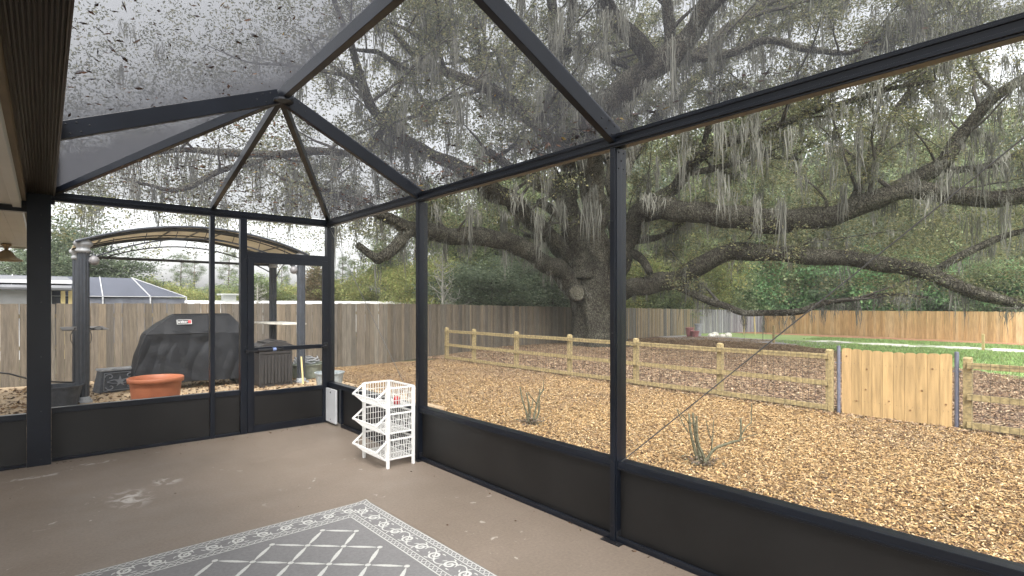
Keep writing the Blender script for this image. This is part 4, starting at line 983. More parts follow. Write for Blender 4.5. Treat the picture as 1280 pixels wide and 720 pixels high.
P2, n2 = roof_leaves(200, (.1,1.4), (4.5,6.7), lambda x,y: (APX-x)/(APX-.05) > (y-APY)/2.22)
P3, n3 = roof_leaves(1100, (.1,2.7), (4.7,6.74), lambda x,y: (y-APY)/2.22 > np.abs(x-APX)/1.35)
P4, n4 = roof_leaves(330, (1.5,2.74), (2.3,6.7), lambda x,y: (RNG.uniform(0,1,len(x)) < ((x-1.5)/1.25)**2) & ((y < APY) | ((x-APX)/1.32 > (y-APY)/2.22)))
P5, n5 = roof_leaves(520, (2.52,2.70), (2.2,6.7), lambda x,y: RNG.uniform(0,1,len(x)) < ((x-2.50)/.2)**3)
P6, n6 = roof_leaves(46, (2.66,2.71), (.2,2.2), lambda x,y: RNG.uniform(0,1,len(x)) < ((y-.2)/2.0))
V = np.concatenate([P1,P2,P3,P4,P5,P6]); n = n1+n2+n3+n4+n5+n6
V[-4*(n5+n6):,2] += np.repeat(RNG.uniform(.004,.032,n5+n6),4)
cc = np.array([(.035,.018,.010),(.07,.03,.014),(.025,.015,.010),(.13,.06,.025),(.05,.028,.016),(.28,.19,.04)])[RNG.choice(6,n,p=[.3,.25,.2,.12,.1,.03])]
o = bulk('roof_leaf_litter', V, 4, cc, M['litter']); tag(o, 'dead brown leaves scattered over the mesh roof and heaped above the eave beam', 'fallen leaves', kind='stuff')
# few scraps on the floor
n = 150; x = np.concatenate([RNG.uniform(-.2,2.6,26), RNG.uniform(-.9,2.6,80), 2.695-RNG.exponential(.02,44)]); y = np.concatenate([RNG.uniform(2.4,6.5,26), 6.60-RNG.exponential(.03,80), RNG.uniform(1.5,6.4,44)]); k = ~((x > -.05) & (x < 1.9) & (y < 3.9)) & ~((x > 2.6) & (y < 1)); x, y = x[k], y[k]; n = len(x); L_ = RNG.uniform(.006,.028,n)
o = bulk('floor_leaf_scraps', leaf_quads(np.stack([x,y,np.full(n,.006)],1), L_, L_*.4, .05), 4, shade((.12,.08,.05), n), M['litter']); tag(o, 'few tiny dry leaf scraps on the brown patio floor', 'leaf scraps', kind='stuff')

# ------------------------------------------------------------------ the live oak
oak = empty('live_oak', (*P(747,430,26).xy, g(20)), label='huge old live oak with spreading mossy limbs, trunk standing before the weathered back fence', cat='tree')
OB = oak.location.copy()
random.seed(21)
def limb(cps, name='limb', n=12, jit=.16, mt=None):
    pts = [(P(x,y,z), PW(w_,z)) for (x,y,w_,z) in cps]
    sp, rs = smooth_path(pts, .30)
    # knobbly centreline
    out = []
    for i, (p, r) in enumerate(zip(sp, rs)):
        out.append(p+Vector((mnoise.noise(p*.9), mnoise.noise(p*.9+Vector((9,0,0))), mnoise.noise(p*.9+Vector((0,9,0)))))*r*.35)
    rs = [r*(1+.14*mnoise.noise(p*1.3)) for p, r in zip(out, rs)]
    b = MB(); b.tube([p-OB for p in out], rs, n, jit=jit); b.build(name, mt or M['bark'], oak, smooth=True)
    return out, rs
# trunk with flared, fluted foot
tp = [(P(748,440,26),PW(92,26)),(P(747,430,26),PW(72,26)),(P(747,415,26),PW(60,26)),(P(745,395,26),PW(58,26)),(P(743,375,26),PW(60,26)),(P(742,352,26),PW(58,26)),(P(742,335,26),PW(48,26)),(P(742,318,26),PW(34,26))]
sp, rs = smooth_path(tp, .22); n = 40; vs = []
for i, (p, r) in enumerate(zip(sp, rs)):
    hgt = p.z-sp[0].z
    for k in range(n):
        a = 2*math.pi*k/n; f = 1+.10*math.sin(5*a+1+hgt*.4)*math.exp(-hgt*.35)*1.6+.05*math.sin(9*a+hgt*.9)+.09*mnoise.noise(Vector((math.cos(a)*1.6,math.sin(a)*1.6,hgt*.6)))+.03*mnoise.noise(Vector((math.cos(a)*7,math.sin(a)*7,hgt*1.2)))
        vs.append(p-OB+Vector((math.cos(a)*r*f, math.sin(a)*r*f, 0)))
b = MB(); b.add(vs, [(i*n+k,i*n+(k+1)%n,(i+1)*n+(k+1)%n,(i+1)*n+k) for i in range(len(sp)-1) for k in range(n)]+[tuple((len(sp)-1)*n+k for k in range(n))]); b.build('trunk', M['bark'], oak, smooth=True)
LIMBS = [
 # stems going up from the trunk
 [(726,348,40,25.6),(718,290,26,25),(713,245,19,24.6),(710,210,18,24),(704,170,20,23.5),(698,120,16,23),(693,70,13,22.5),(691,20,13,22),(688,-50,9,21.5),(684,-140,6,21)],
 [(746,338,42,26),(744,280,33,25.6),(742,235,31,25),(736,195,32,24),(728,168,36,23),(748,138,34,21.5),(780,112,32,20.5),(815,87,30,19.5),(845,62,28,18.8),(868,38,24,18.2),(882,5,20,17.6),(895,-50,14,17),(905,-120,8,16)],
 [(768,338,30,26),(774,290,24,26.4),(770,250,22,27),(772,200,24,28),(782,150,18,29),(790,90,14,30),(800,20,10,31)],
 [(822,84,22,19.4),(800,56,22,18.8),(778,34,20,18.2),(762,10,18,17.8),(748,-20,14,17.2),(735,-80,9,16.5)],
 [(836,68,13,19),(838,40,14,19),(835,10,14,19),(832,-40,11,19),(838,-110,7,19)],
 [(838,82,10,20.5),(862,74,13,20.8),(885,58,14,21),(915,32,13,21.4),(945,12,12,22),(985,-10,9,23),(1030,-60,6,24)],
 [(850,72,8,20.8),(882,74,10,20.5),(915,66,10,20.2),(955,50,10,20),(1004,60,8,19.5),(1062,66,6,19),(1105,45,5,18.5),(1160,25,3.5,18)],
 [(699,92,12,23),(706,55,10,22),(714,20,10,21.5),(719,-20,8,21),(726,-90,5,20)],
 [(700,75,9,23),(722,60,11,22),(745,66,9,21.5),(775,80,6,21),(792,88,4,21)],
 # left side limbs
 [(727,372,24,25.8),(708,347,24,25),(688,332,23,24),(661,315,22,23),(632,303,22,22),(600,297,22,21),(570,296,22,20),(540,291,21,19),(510,286,19,18),(488,274,15,17.4),(462,262,11,17),(438,250,8,16.6),(400,236,6,16),(350,222,4,15.5)],
 [(512,287,16,18),(500,303,15,17.7),(486,316,14,17.4),(471,325,13,17.2)],
 [(474,325,12,17.2),(462,317,10,17.2),(447,305,9,17.2)],
 [(722,336,22,25.6),(700,310,23,25),(672,281,22,23.5),(645,255,22,22),(618,240,24,21),(598,226,21,20),(565,205,16,19),(530,188,13,18),(490,165,11,17),(462,130,12,16),(452,100,11,15.5),(440,60,8,15),(425,20,6,14.5),(405,-30,4,14)],
 [(480,160,9,17),(455,190,9,16.4),(425,190,10,15.8),(388,189,10,15.2),(349,194,10,14.6),(306,193,9,14),(262,190,8,13.5),(225,188,7,13),(180,192,5,12.6),(120,185,3,12)],
 [(349,194,6,14.6),(310,206,6,14),(285,210,7,13.6),(262,219,7,13.4),(240,232,7,13),(215,238,6,12.6),(190,232,4,12.2),(150,222,2.5,12)],
 [(712,262,20,25),(694,236,20,24.3),(672,226,19,23.6),(654,217,16,23),(635,208,12,22),(610,190,9,21)],
 [(708,275,13,25),(690,262,12,24.4),(671,253,11,24)],
 [(714,332,14,25.4),(700,316,11,25),(684,300,9,24.6),(668,296,7,24.2),(655,294,4,24)],
 [(718,250,12,25),(706,205,15,24),(690,178,16,22),(668,156,15,20.5),(640,128,14,19.5),(610,111,13,18.5),(575,97,12,17.6),(545,83,11,17),(520,70,9,16.5),(500,50,8,16),(480,25,6,15.5),(455,-15,4,15)],
 [(545,83,8,17),(512,90,8,16.8),(490,76,7,16.5),(471,64,6,16),(445,62,4,15.8),(420,50,3,15.5)],
 [(543,80,6,17),(541,62,6,16.6),(520,44,5,16.2),(498,32,4,16),(470,22,2.5,15.7)],
 [(650,66,6,20),(625,66,6,19.6),(600,72,6,19.3),(580,76,4,19),(558,80,3,18.6)],
 [(690,82,8,22.5),(668,64,7,21.4),(645,63,6,20.6),(620,66,5,20)],
 [(602,70,4,19.3),(597,48,4,19),(588,22,3,18.7),(575,-5,2.5,18.4)],
 [(607,68,4,19.3),(606,46,3.5,19),(598,26,3,18.7),(582,4,2,18.4)],
 # right side limbs
 [(762,350,26,25.8),(778,318,26,25.2),(787,288,25,24.6),(800,268,25,24),(825,260,26,23.4),(861,264,26,22.6),(895,270,27,22),(930,273,28,21.4),(972,277,29,20.8),(1018,272,27,20.2),(1066,261,26,19.6),(1092,249,26,19.2),(1117,241,24,18.9),(1150,238,22,18.5),(1190,245,22,18),(1240,250,21,17.4),(1280,244,20,17),(1330,236,17,16.5),(1400,230,12,16),(1480,200,8,15.5)],
 [(1095,246,20,19.2),(1130,232,20,19.1),(1162,216,20,18.8),(1183,200,18,18.5),(1193,180,17,18.3),(1215,150,15,18),(1247,120,13,17.6),(1280,99,12,17.2),(1330,70,9,16.8),(1390,20,5,16)],
 [(1172,212,9,18.7),(1205,212,9,18.3),(1240,206,8,17.8),(1280,190,8,17.4),(1330,170,6,17)],
 [(762,368,22,25.8),(785,360,24,25),(818,357,24,24.2),(850,350,24,23.5),(868,336,23,23),(895,320,22,22.4),(925,315,22,21.8),(965,317,21,21),(1010,320,20,20.2),(1055,323,20,19.4),(1105,330,20,18.6),(1150,339,19,18),(1188,354,18,17.4),(1225,368,15,17),(1262,377,12,16.6),(1300,383,10,16.2),(1370,380,7,15.8)],
 [(846,358,8,23.4),(872,370,10,22.6),(893,378,10,22),(912,384,8,21.4),(930,391,8,21),(968,391,8,20.4),(1003,388,8,19.8),(1030,379,7,19.4),(1072,373,6,19),(1115,368,5,18.6),(1160,372,3,18.2)],
 [(772,318,11,25.4),(785,315,11,25),(798,320,11,24.6),(807,330,10,24.3),(812,341,8,24)],
 [(776,304,10,25.4),(800,301,9,25),(820,297,8,24.6),(840,288,7,24.2),(862,268,6,24)],
 [(770,300,16,26),(800,262,14,25.5),(842,236,16,24.5),(862,206,16,23.5),(897,183,14,22.6),(943,168,12,21.8),(988,151,10,21),(1022,138,9,20.4),(1062,126,8,20),(1110,112,6,19.5),(1170,100,4,19)],
 [(862,216,8,23.6),(890,211,8,23),(914,206,6,22.6),(950,196,5,22),(1000,200,3.5,21.6)],
 [(1170,338,8,18.1),(1200,320,10,18),(1226,308,9,17.8),(1258,294,8,17.5),(1300,284,7,17.2),(1360,262,4,17)],
 [(1000,148,5,21),(1040,100,6,20.6),(1075,70,6,20.2),(1100,58,5,20),(1140,30,4,19.6),(1190,10,3,19.2)],
 [(880,180,6,22.9),(900,112,7,22.4),(930,108,6,22),(955,120,5,21.6)],
 # behind and overhead, carrying the crown
 [(772,230,16,27),(820,150,14,29),(880,90,11,31),(960,40,8,33),(1060,-10,5,35)],
 [(760,200,14,28),(700,110,11,30),(640,30,8,32),(560,-40,5,34)],
 [(1066,255,12,19.6),(1090,200,9,20),(1120,140,8,20.5),(1160,80,6,21),(1210,10,5,21.5)],
 [(690,0,9,22),(640,-80,8,19),(560,-160,7,16),(440,-260,5,13)],
 [(868,38,12,18.2),(960,-60,10,16),(1080,-150,7,14),(1240,-260,5,12)],
]
DENS = {9:.4, 10:.12, 11:.05, 25:.28, 26:.5, 28:.35, 29:.3, 30:.2, 1:.6}
MOSSD = {25:.45, 28:.35, 1:.5}
TW = MB(); leafC = []; mossP = []   # moss anchor (pos, length scale, weight)
def in_view(p, mx=260, my=420):
    f = Fx*p.x+Fy*p.y; r = Rx*p.x+Ry*p.y
    if f < 1: return False
    return -mx < 640+FP*r/f < 1280+mx and HY-FP*(p.z-EYE)/f > -my
def grow(p, d, L_, r, lvl):
    k = max(4, int(L_/.35)); pts = [p]; rad = [r]; q = p.copy(); dd = d.copy(); ph = random.random()*99
    for i in range(k):
        t = (i+1)/k
        dd = (dd+Vector((mnoise.noise(Vector((ph,i*.6,0))), mnoise.noise(Vector((ph,i*.6,5))), mnoise.noise(Vector((ph,i*.6,9)))*.7-(.05 if lvl > 0 else -.02)))*.42).normalized()
        q = q+dd*(L_/k); pts.append(q.copy()); rad.append(r*(1-.82*t))
        if q.z < 3.0 and dd.z < 0: dd.z = .25
    TW.tube([v-OB for v in pts], rad, 6 if lvl == 0 else 4, cap=False)
    return pts, rad
for li, L0 in enumerate(LIMBS):
    pts, rs = limb(L0, n=20 if L0[0][2] > 18 else 10, mt=M['bark_pale'] if li in (1, 5, 15, 18) else None)
    dens = DENS.get(li, 1.0); tot = 0
    for i in range(1, len(pts)):
        seg = (pts[i]-pts[i-1]).length; frac = i/len(pts)
        # moss hangs from the limb itself
        if in_view(pts[i], 60, 60) and random.random() < seg*2.4*MOSSD.get(li, 1.0): mossP.append((pts[i]-Vector((0,0,rs[i]*.8)), rs[i], random.uniform(.25,1.3)))
        pr = seg*1.05*dens*(.25+1.0*frac)*(1.35 if rs[i] < .22 else 1)
        if random.random() < pr and in_view(pts[i]):
            tdir = (pts[i]-pts[i-1]).normalized(); a = random.uniform(0, 2*math.pi)
            side = Vector((math.cos(a), math.sin(a), random.uniform(-.1,.95))).normalized(); d = (side+tdir*.5).normalized()
            L1 = random.uniform(1.6,4.6)*(1.0 if rs[i] > .12 else .75)
            sp1, r1 = grow(pts[i].copy(), d, L1, min(.5*rs[i], random.uniform(.04,.10)), 0)
            for j in range(2, len(sp1)):
                if random.random() < .30: mossP.append((sp1[j], .05, random.uniform(.3,1.6)))
                if random.random() < .62:
                    a = random.uniform(0, 2*math.pi); d2 = (Vector((math.cos(a), math.sin(a), random.uniform(-.5,.7)))+ (sp1[j]-sp1[j-1]).normalized()*.6).normalized()
                    sp2, r2 = grow(sp1[j].copy(), d2, random.uniform(.6,1.7), .018, 1)
                    if random.random() < .32: mossP.append((sp2[len(sp2)//2], .03, random.uniform(.3,1.5)))
                    for v in sp2[1:]: leafC.append((v, random.uniform(.5,1.15)))
TW.build('twigs', M['twig'], oak, smooth=False, fix=False)
# crown shell: outer twigs and leaf sprays of the wide dome
shell = MB(); ctr = Vector((20.0,17.0,0)); rnd = random.Random(4); cnt = 0
while cnt < 9500:
    a = rnd.uniform(0, 2*math.pi); r = 25*math.sqrt(rnd.random()); x, y = ctr.x+r*math.cos(a), ctr.y+r*math.sin(a)
    z = 5.2+8.5*(1-(r/25)**2)+rnd.gauss(0,1.1)
    cnt += 1
    v = Vector((x,y,z))
    if not in_view(v): continue
    f = Fx*x+Fy*y
    if f < 7.5 or z < 4.2: continue
    if mnoise.noise(v*.34)+.35*mnoise.noise(v*.9) < -.08: continue
    leafC.append((v, rnd.uniform(.8,1.9)))
    if rnd.random() < .10: mossP.append((v, .03, rnd.uniform(.4,1.7)))
# leaves of every spray
Cs = []; 
for _ in range(420):     # low hanging sprays over the end wall and on the right
    v = P(rnd.uniform(60,400), rnd.uniform(225,292), rnd.uniform(12,19))
    if mnoise.noise(v*.5) > -.12: leafC.append((v, rnd.uniform(.5,1.0)))
for _ in range(1500):    # fuller crown on the left
    v = P(rnd.uniform(40,720), rnd.uniform(-40,235), rnd.uniform(14,25))
    if mnoise.noise(v*.33)+.4*mnoise.noise(v*.8) > -.02 and v.z > 4: leafC.append((v, rnd.uniform(.7,1.5)))
for _ in range(700):
    v = P(rnd.uniform(700,1330), rnd.uniform(-40,150), rnd.uniform(21,29))
    if mnoise.noise(v*.33)+.4*mnoise.noise(v*.8) > -.05: leafC.append((v, rnd.uniform(.7,1.6)))
for _ in range(520):
    v = P(rnd.uniform(960,1330), rnd.uniform(255,372), rnd.uniform(18,24))
    if mnoise.noise(v*.4) > -.1: leafC.append((v, rnd.uniform(.7,1.3)))
for _ in range(500):
    v = P(rnd.uniform(770,1300), rnd.uniform(170,330), rnd.uniform(24,31))
    if mnoise.noise(v*.3) > -.05: leafC.append((v, rnd.uniform(.8,1.6)))
for _ in range(260):
    v = P(rnd.uniform(530,720), rnd.uniform(215,300), rnd.uniform(24,30))
    if mnoise.noise(v*.3) > -.1: leafC.append((v, rnd.uniform(.8,1.4)))
def keep_spray(v):
    f = Fx*v.x+Fy*v.y; px = 640+FP*(Rx*v.x+Ry*v.y)/f; py = HY-FP*(v.z-EYE)/f
    h_ = (math.sin(v.x*127.1+v.y*311.7+v.z*74.7)*43758.5) % 1
    if px < 430 and py > 272+14*mnoise.noise(v) and f < 22: return h_ < .06
    if px < 430 and py > 225 and f < 22: return h_ < .55
    if 660 < px < 960 and -40 < py < 190 and f < 20.5: return h_ < .15      # open heart of the crown round the big limb
    if 770 < px < 1330 and 225 < py < 372 and f < 20.5: return h_ < .35
    if 580 < px < 790 and 180 < py < 380 and f < 26: return h_ < .25
    if px < 480 and py < 190 and f < 12.5: return h_ < .12
    if px < 400 and py < 178-.16*px: return h_ < (.10 if f < 17 else .6)
    if px < 470 and py < 200: return h_ < .6
    if px < 640 and py < 230: return h_ < .9
    return True
leafC = [q for q in leafC if keep_spray(q[0])]
mossP = [q for q in mossP if not (in_view(q[0]) and (lambda f, v: 640+FP*(Rx*v.x+Ry*v.y)/f < 440 and HY-FP*(v.z-EYE)/f < 170 and random.random() < .7)(Fx*q[0].x+Fy*q[0].y, q[0]))]
mossP = [q for q in mossP if not (in_view(q[0]) and (lambda f, v: 640+FP*(Rx*v.x+Ry*v.y)/f < 440 and HY-FP*(v.z-EYE)/f > 262 and random.random() < .8)(Fx*q[0].x+Fy*q[0].y, q[0]))]
print('sprays', len(leafC), 'moss', len(mossP))
per = 52; LC = np.array([[v.x,v.y,v.z] for v,_ in leafC]); LS = np.array([s for _,s in leafC])
cntp = RNG.integers(int(per*.5), int(per*1.4), len(LC)); idx = np.repeat(np.arange(len(LC)), cntp); n = len(idx)
C = LC[idx]+RNG.normal(size=(n,3))*np.array([.27,.27,.17])*LS[idx][:,None]
depth = Fx*C[:,0]+Fy*C[:,1]
L_ = RNG.uniform(.055,.11,n)*(1+np.clip(depth-14,0,20)*.05)
cl = (1+.28*RNG.uniform(-1,1,len(LC)))[idx][:,None]; pal = np.array([(.165,.175,.095),(.135,.15,.08),(.21,.21,.115),(.245,.225,.11),(.10,.115,.065)])
cc = pal[RNG.integers(0,5,n)]*cl*RNG.uniform(.75,1.3,(n,1))
o = bulk('crown', leaf_quads(C-np.array(OB), L_, L_*.45, .7), 4, np.clip(cc,0,1), M['leaf'], oak)
print('oak leaves', n)
# cut burl on the trunk
c = P(721,366,24.75); dirn = Vector((-Fx-.15, -Fy, .05)).normalized(); b = MB(); b.tube([c-dirn*.9-OB, c-OB, c+dirn*.10-OB, c+dirn*.12-OB], [.42,.40,.38,.30], 20); b.build('cut_limb_stub', M['bark'], oak, smooth=True)
b = MB(); 
for k, rr_ in enumerate((.33,.27,.21,.15,.09,.04)): b.mi = k % 2; b.tube([c+dirn*(.118+.008*k)-OB, c+dirn*(.128+.008*k)-OB], [rr_, rr_-.012], 20)
b.build('cut_face', [M['bark_pale'], M['cutwood']], oak)
# resurrection fern along the tops of the lower limbs
fC = []
for li in (25, 28):
    pts = [(P(x,y,z), PW(w_,z)) for (x,y,w_,z) in LIMBS[li]]; sp, rs = smooth_path(pts, .08)
    for i, (p, r) in enumerate(zip(sp, rs)):
        if in_view(p, 30) and mnoise.noise(p*.6) > -.25:
            for k in range(16): fC.append(p+Vector((random.gauss(0,r*.5), random.gauss(0,r*.5), r*.92+random.uniform(-.02,.07))))
fC = np.array([[v.x,v.y,v.z] for v in fC]); n = len(fC)
bulk('limb_ferns', leaf_quads(fC-np.array(OB), RNG.uniform(.05,.14,n), RNG.uniform(.015,.035,n), .9), 4, shade((.085,.085,.04), n, .4), M['fern'], oak)
# ------------------------------------------------------------------ spanish moss
V = []; CC = []; rnd = random.Random(8)
extra = []
for _ in range(1500):   # curtains deep in the crown
    px, py, z = rnd.uniform(-20,1300), rnd.uniform(-20,270), rnd.uniform(13,27)
    v = P(px, py, z)
    if v.z < 4 or mnoise.noise(v*.25) < -.05 or (px < 470 and py < 190): continue
    extra.append((v, .03, rnd.uniform(.4,1.8)))
for (p, r, Ls) in mossP+extra:
    if not in_view(p, 80, 120): continue
    ns = rnd.randint(20, 56); sp_ = rnd.uniform(.06,.34); Lm = Ls*rnd.uniform(.6,1.25); tone = rnd.uniform(.6,1.3)
    azm = rnd.uniform(0,6.28)
    for s in range(ns):
        t = rnd.gauss(0,1)*sp_; x0 = p.x+math.cos(azm)*t+rnd.gauss(0,.05); y0 = p.y+math.sin(azm)*t+rnd.gauss(0,.05); z0 = p.z+.08-abs(rnd.gauss(0,.16))*Lm
        Lh = Lm*rnd.uniform(.25,1.0)*math.exp(-.6*(t/sp_)**2); k = 5; w0 = rnd.uniform(.005,.017)*(.6+.5*Lh); aa = rnd.uniform(0,3.14); ca, sa = math.cos(aa), math.sin(aa)
        dx, dy = rnd.gauss(0,.07)-.25*math.cos(azm)*t, rnd.gauss(0,.07)-.25*math.sin(azm)*t; prev = None; ph = rnd.uniform(0,6.28); am = rnd.uniform(.01,.045)
        cv = tone*rnd.uniform(.8,1.2); col = tuple(c*cv for c in (.178,.178,.155))
        for j in range(k+1):
            tt = j/k; w_ = w0*(.35+.9*math.sin(math.pi*min(1,tt*.8+.12)))*(1-.9*tt**2)*rnd.uniform(.5,1.4); cx = x0+dx*tt*Lh+am*math.sin(ph+tt*5)+rnd.gauss(0,.008); cy = y0+dy*tt*Lh+am*math.cos(ph+tt*4.3)+rnd.gauss(0,.008); cz = z0-Lh*tt
            cur = ((cx-ca*w_,cy-sa*w_,cz),(cx+ca*w_,cy+sa*w_,cz))
            if prev: V += [prev[0],prev[1],cur[1],cur[0]]; CC.append(col)
            prev = cur
o = bulk('spanish_moss', np.array(V), 4, np.array(CC), M['moss']); print('moss quads', len(CC))
tag(o, 'grey spanish moss hanging in curtains from the limbs of the live oak', 'spanish moss', kind='stuff')

# ------------------------------------------------------------------ trees behind the fences
def tree_proto(name, kind, H, W, nsp, per, pal, lsize, seed, bark, low=.2):
    rnd = random.Random(seed); root = empty(name, (0,0,0)); b = MB()
    tr = [(Vector((.02*H*mnoise.noise(Vector((seed,t*3,0))), .02*H*mnoise.noise(Vector((seed,t*3,5))), H*t*.93)), max(.015, .022*H*(1-t*.85))) for t in np.linspace(0,1,8)]
    tr[0] = (tr[0][0]-Vector((0,0,.3)), tr[0][1]*1.3); sp, rs = smooth_path(tr, .6); b.tube(sp, rs, 9, jit=.1)
    cs = []
    nb = {'pine':26,'broad':34,'bush':30,'bare':44,'cypress':40}[kind]
    for i in range(nb):
        t = low+(1-low)*((i+rnd.random())/nb)*.97; p = sp[min(len(sp)-1, int(t*(len(sp)-1)))]
        if kind == 'pine': wdt = W*(.25+.75*math.sin(math.pi*min(1,(1-t)/(1-low)*.9+.08)))*rnd.uniform(.6,1.1); up = .15
        elif kind == 'cypress': wdt = W*(1-t)**.6*rnd.uniform(.6,1.1); up = .1
        elif kind == 'bare': wdt = W*rnd.uniform(.5,1.1)*(1-.5*t); up = .7
        else: wdt = W*math.sqrt(max(.06, 1-((t-low)/(1-low)*1.55-.62)**2))*rnd.uniform(.55,1.1); up = .45
        a = rnd.uniform(0,6.283); d = Vector((math.cos(a), math.sin(a), up)).normalized(); k = 5; q = p.copy(); pp = [q.copy()]
        for j in range(k):
            d = (d+Vector((rnd.gauss(0,.15),rnd.gauss(0,.15),rnd.gauss(0,.12)+(.0 if kind != 'pine' else .03)))).normalized(); q = q+d*wdt/k; pp.append(q.copy())
        b.tube(pp, [max(.012,.007*H*(1-t*.6))*(1-.8*j/k) for j in range(k+1)], 5, cap=False)
        for m_i in range(nsp):
            j = rnd.randint(2 if kind != 'pine' else 3, k); s = {'pine':.42,'broad':.75,'bush':.6,'bare':.5,'cypress':.5}[kind]*W/3
            c = pp[j]+Vector((rnd.gauss(0,s),rnd.gauss(0,s),rnd.gauss(0,s*.55))); cs.append(c)
            if kind == 'bare':
                b.tube([pp[j], c+Vector((0,0,.3))], [.02,.008], 4, cap=False)
    b.build('trunk', bark, root, smooth=True)
    if per:
        LCx = np.array([[v.x,v.y,v.z] for v in cs]); idx = np.repeat(np.arange(len(LCx)), per); n = len(idx)
        s = {'pine':.30,'broad':.42,'bush':.40,'bare':.3,'cypress':.35}[kind]*max(1,W/3)
        C = LCx[idx]+RNG.normal(size=(n,3))*np.array([s,s,s*.55]); C[:,2] = np.maximum(C[:,2], .05)
        L_ = lsize*RNG.uniform(.6,1.4,n); cl = (1+.3*RNG.uniform(-1,1,len(LCx)))[idx][:,None]; pl = np.array(pal)
        cc = pl[RNG.integers(0,len(pl),n)]*cl*RNG.uniform(.75,1.25,(n,1))
        bulk('crown', leaf_quads(C, L_, L_*(.5 if kind != 'pine' else .25), .6), 4, np.clip(cc,0,1), M['leaf'], root)
    return root
gd = [(.13,.165,.105),(.105,.14,.09),(.165,.20,.125)]; gm = [(.21,.26,.125),(.25,.30,.14),(.165,.21,.11)]; gy = [(.29,.33,.12),(.34,.37,.14),(.24,.28,.11),(.38,.35,.14)]; gb = [(.13,.25,.10),(.17,.29,.12),(.11,.20,.09)]
protos = {
 'pine':  tree_proto('pine_tree','pine',13,2.6,5,46,[(.15,.19,.11),(.12,.16,.09),(.19,.22,.13)],.24,1,M['pine_bark'],.42),
 'pineb': tree_proto('pine_tree','pine',11,2.2,6,44,[(.16,.20,.11),(.13,.17,.09)],.22,12,M['pine_bark'],.3),
 'dark':  tree_proto('evergreen_tree','broad',9,3.4,7,62,gd,.22,2,M['twig'],.15),
 'mid':   tree_proto('broadleaf_tree','broad',8,3.2,7,56,gm,.22,3,M['twig'],.12),
 'yellow':tree_proto('broadleaf_tree','broad',5.5,2.8,7,50,gy,.19,4,M['twig'],.08),
 'bush':  tree_proto('understory_tree','bush',4.2,2.6,7,50,gb,.20,5,M['twig'],.06),
 'bare':  tree_proto('bare_tree','bare',6.5,1.9,4,0,[],.1,6,mat('pale_bark',(.34,.33,.29),.9,0,.2,3),.15),
 'rust':  tree_proto('cypress_tree','cypress',8,2.0,6,44,[(.19,.15,.085),(.16,.15,.08),(.22,.16,.09)],.2,7,M['pine_bark'],.1),
}
used = set()
LAB = {'pine':'tall thin pine','pineb':'slender pine','dark':'dark green evergreen tree','mid':'mid green leafy tree','yellow':'yellow-green leafy tree','bush':'bright green low tree','bare':'pale leafless tree','rust':'russet brown cypress'}
def put(kind, px, z_, top, where, side='left'):
    """tree whose top reaches photo row `top`"""
    pr = protos[kind]; base = P(px, 400, z_); gz_ = g(base.x)
    H0 = {'pine':13,'pineb':11,'dark':9,'mid':8,'yellow':5.5,'bush':4.2,'bare':6.5,'rust':8}[kind]
    topz = EYE+(HY-top)/FP*z_; s = (topz-gz_)/H0
    o = pr if kind not in used else copy_tree(pr); used.add(kind)
    o.location = (base.x, base.y, gz_); ws = s if s < 1.15 else 1.15+(s-1.15)*.6
    if kind in ('pine','pineb'): ws *= .72
    else: ws = max(ws*.85, .75)
    o.scale = (ws, ws, s); o.rotation_euler = (0,0,random.uniform(0,6.28))
    tag(o, where, 'tree', 'trees beyond the back fences'); return o
left = [('dark',25,42,318,'dark evergreen behind the low roof at the far left'),('mid',68,50,300,'grey-green tree rising highest above the low roof at the far left'),('dark',92,36,275,'tall dark evergreen left of the gazebo post'),
 ('dark',150,38,316,'broad dark evergreen behind the blue-grey pool cage'),('mid',182,44,346,'rounded tree at the right shoulder of the pool cage evergreen'),('yellow',204,40,352,'yellow-green tree behind the right end of the pool cage'),
 ('pine',226,62,310,'pine seen just right of the pool cage'),('pineb',243,58,318,'pine between the pool cage and the thin screen post'),('pine',286,60,306,'round-topped pine standing alone above the covered grill'),
 ('yellow',232,48,360,'low yellow-green tree left of the thin screen post'),('mid',262,52,357,'low green tree above the covered grill'),('yellow',300,50,361,'low yellow-green tree at the door hinge side'),
 ('mid',325,46,345,'green tree seen through the left of the screen door'),('bare',322,34,352,'pale leafless tree seen through the screen door'),('pineb',352,60,326,'pine between the two right gazebo posts'),('yellow',357,48,356,'yellow-green tree between the two right gazebo posts'),
 ('rust',393,44,326,'russet cypress at the right side of the screen door'),('pine',428,56,312,'pine just right of the corner post'),('pineb',443,60,318,'pine beside the corner post pine'),
 ('yellow',418,46,352,'low yellow-green tree at the corner post'),('yellow',455,44,338,'yellow-green tree under the forked dead branch stub'),('mid',486,46,312,'green tree under the forked dead branch stub'),('pine',478,64,250,'tall pine rising behind the forked dead branch stub'),
 ('yellow',503,42,330,'yellow-green tree just left of the second screen post'),('pineb',520,58,232,'tall pine hidden partly by the second screen post')]
for (k, px, z_, top, lab) in left: put(k, px, z_, top, lab)
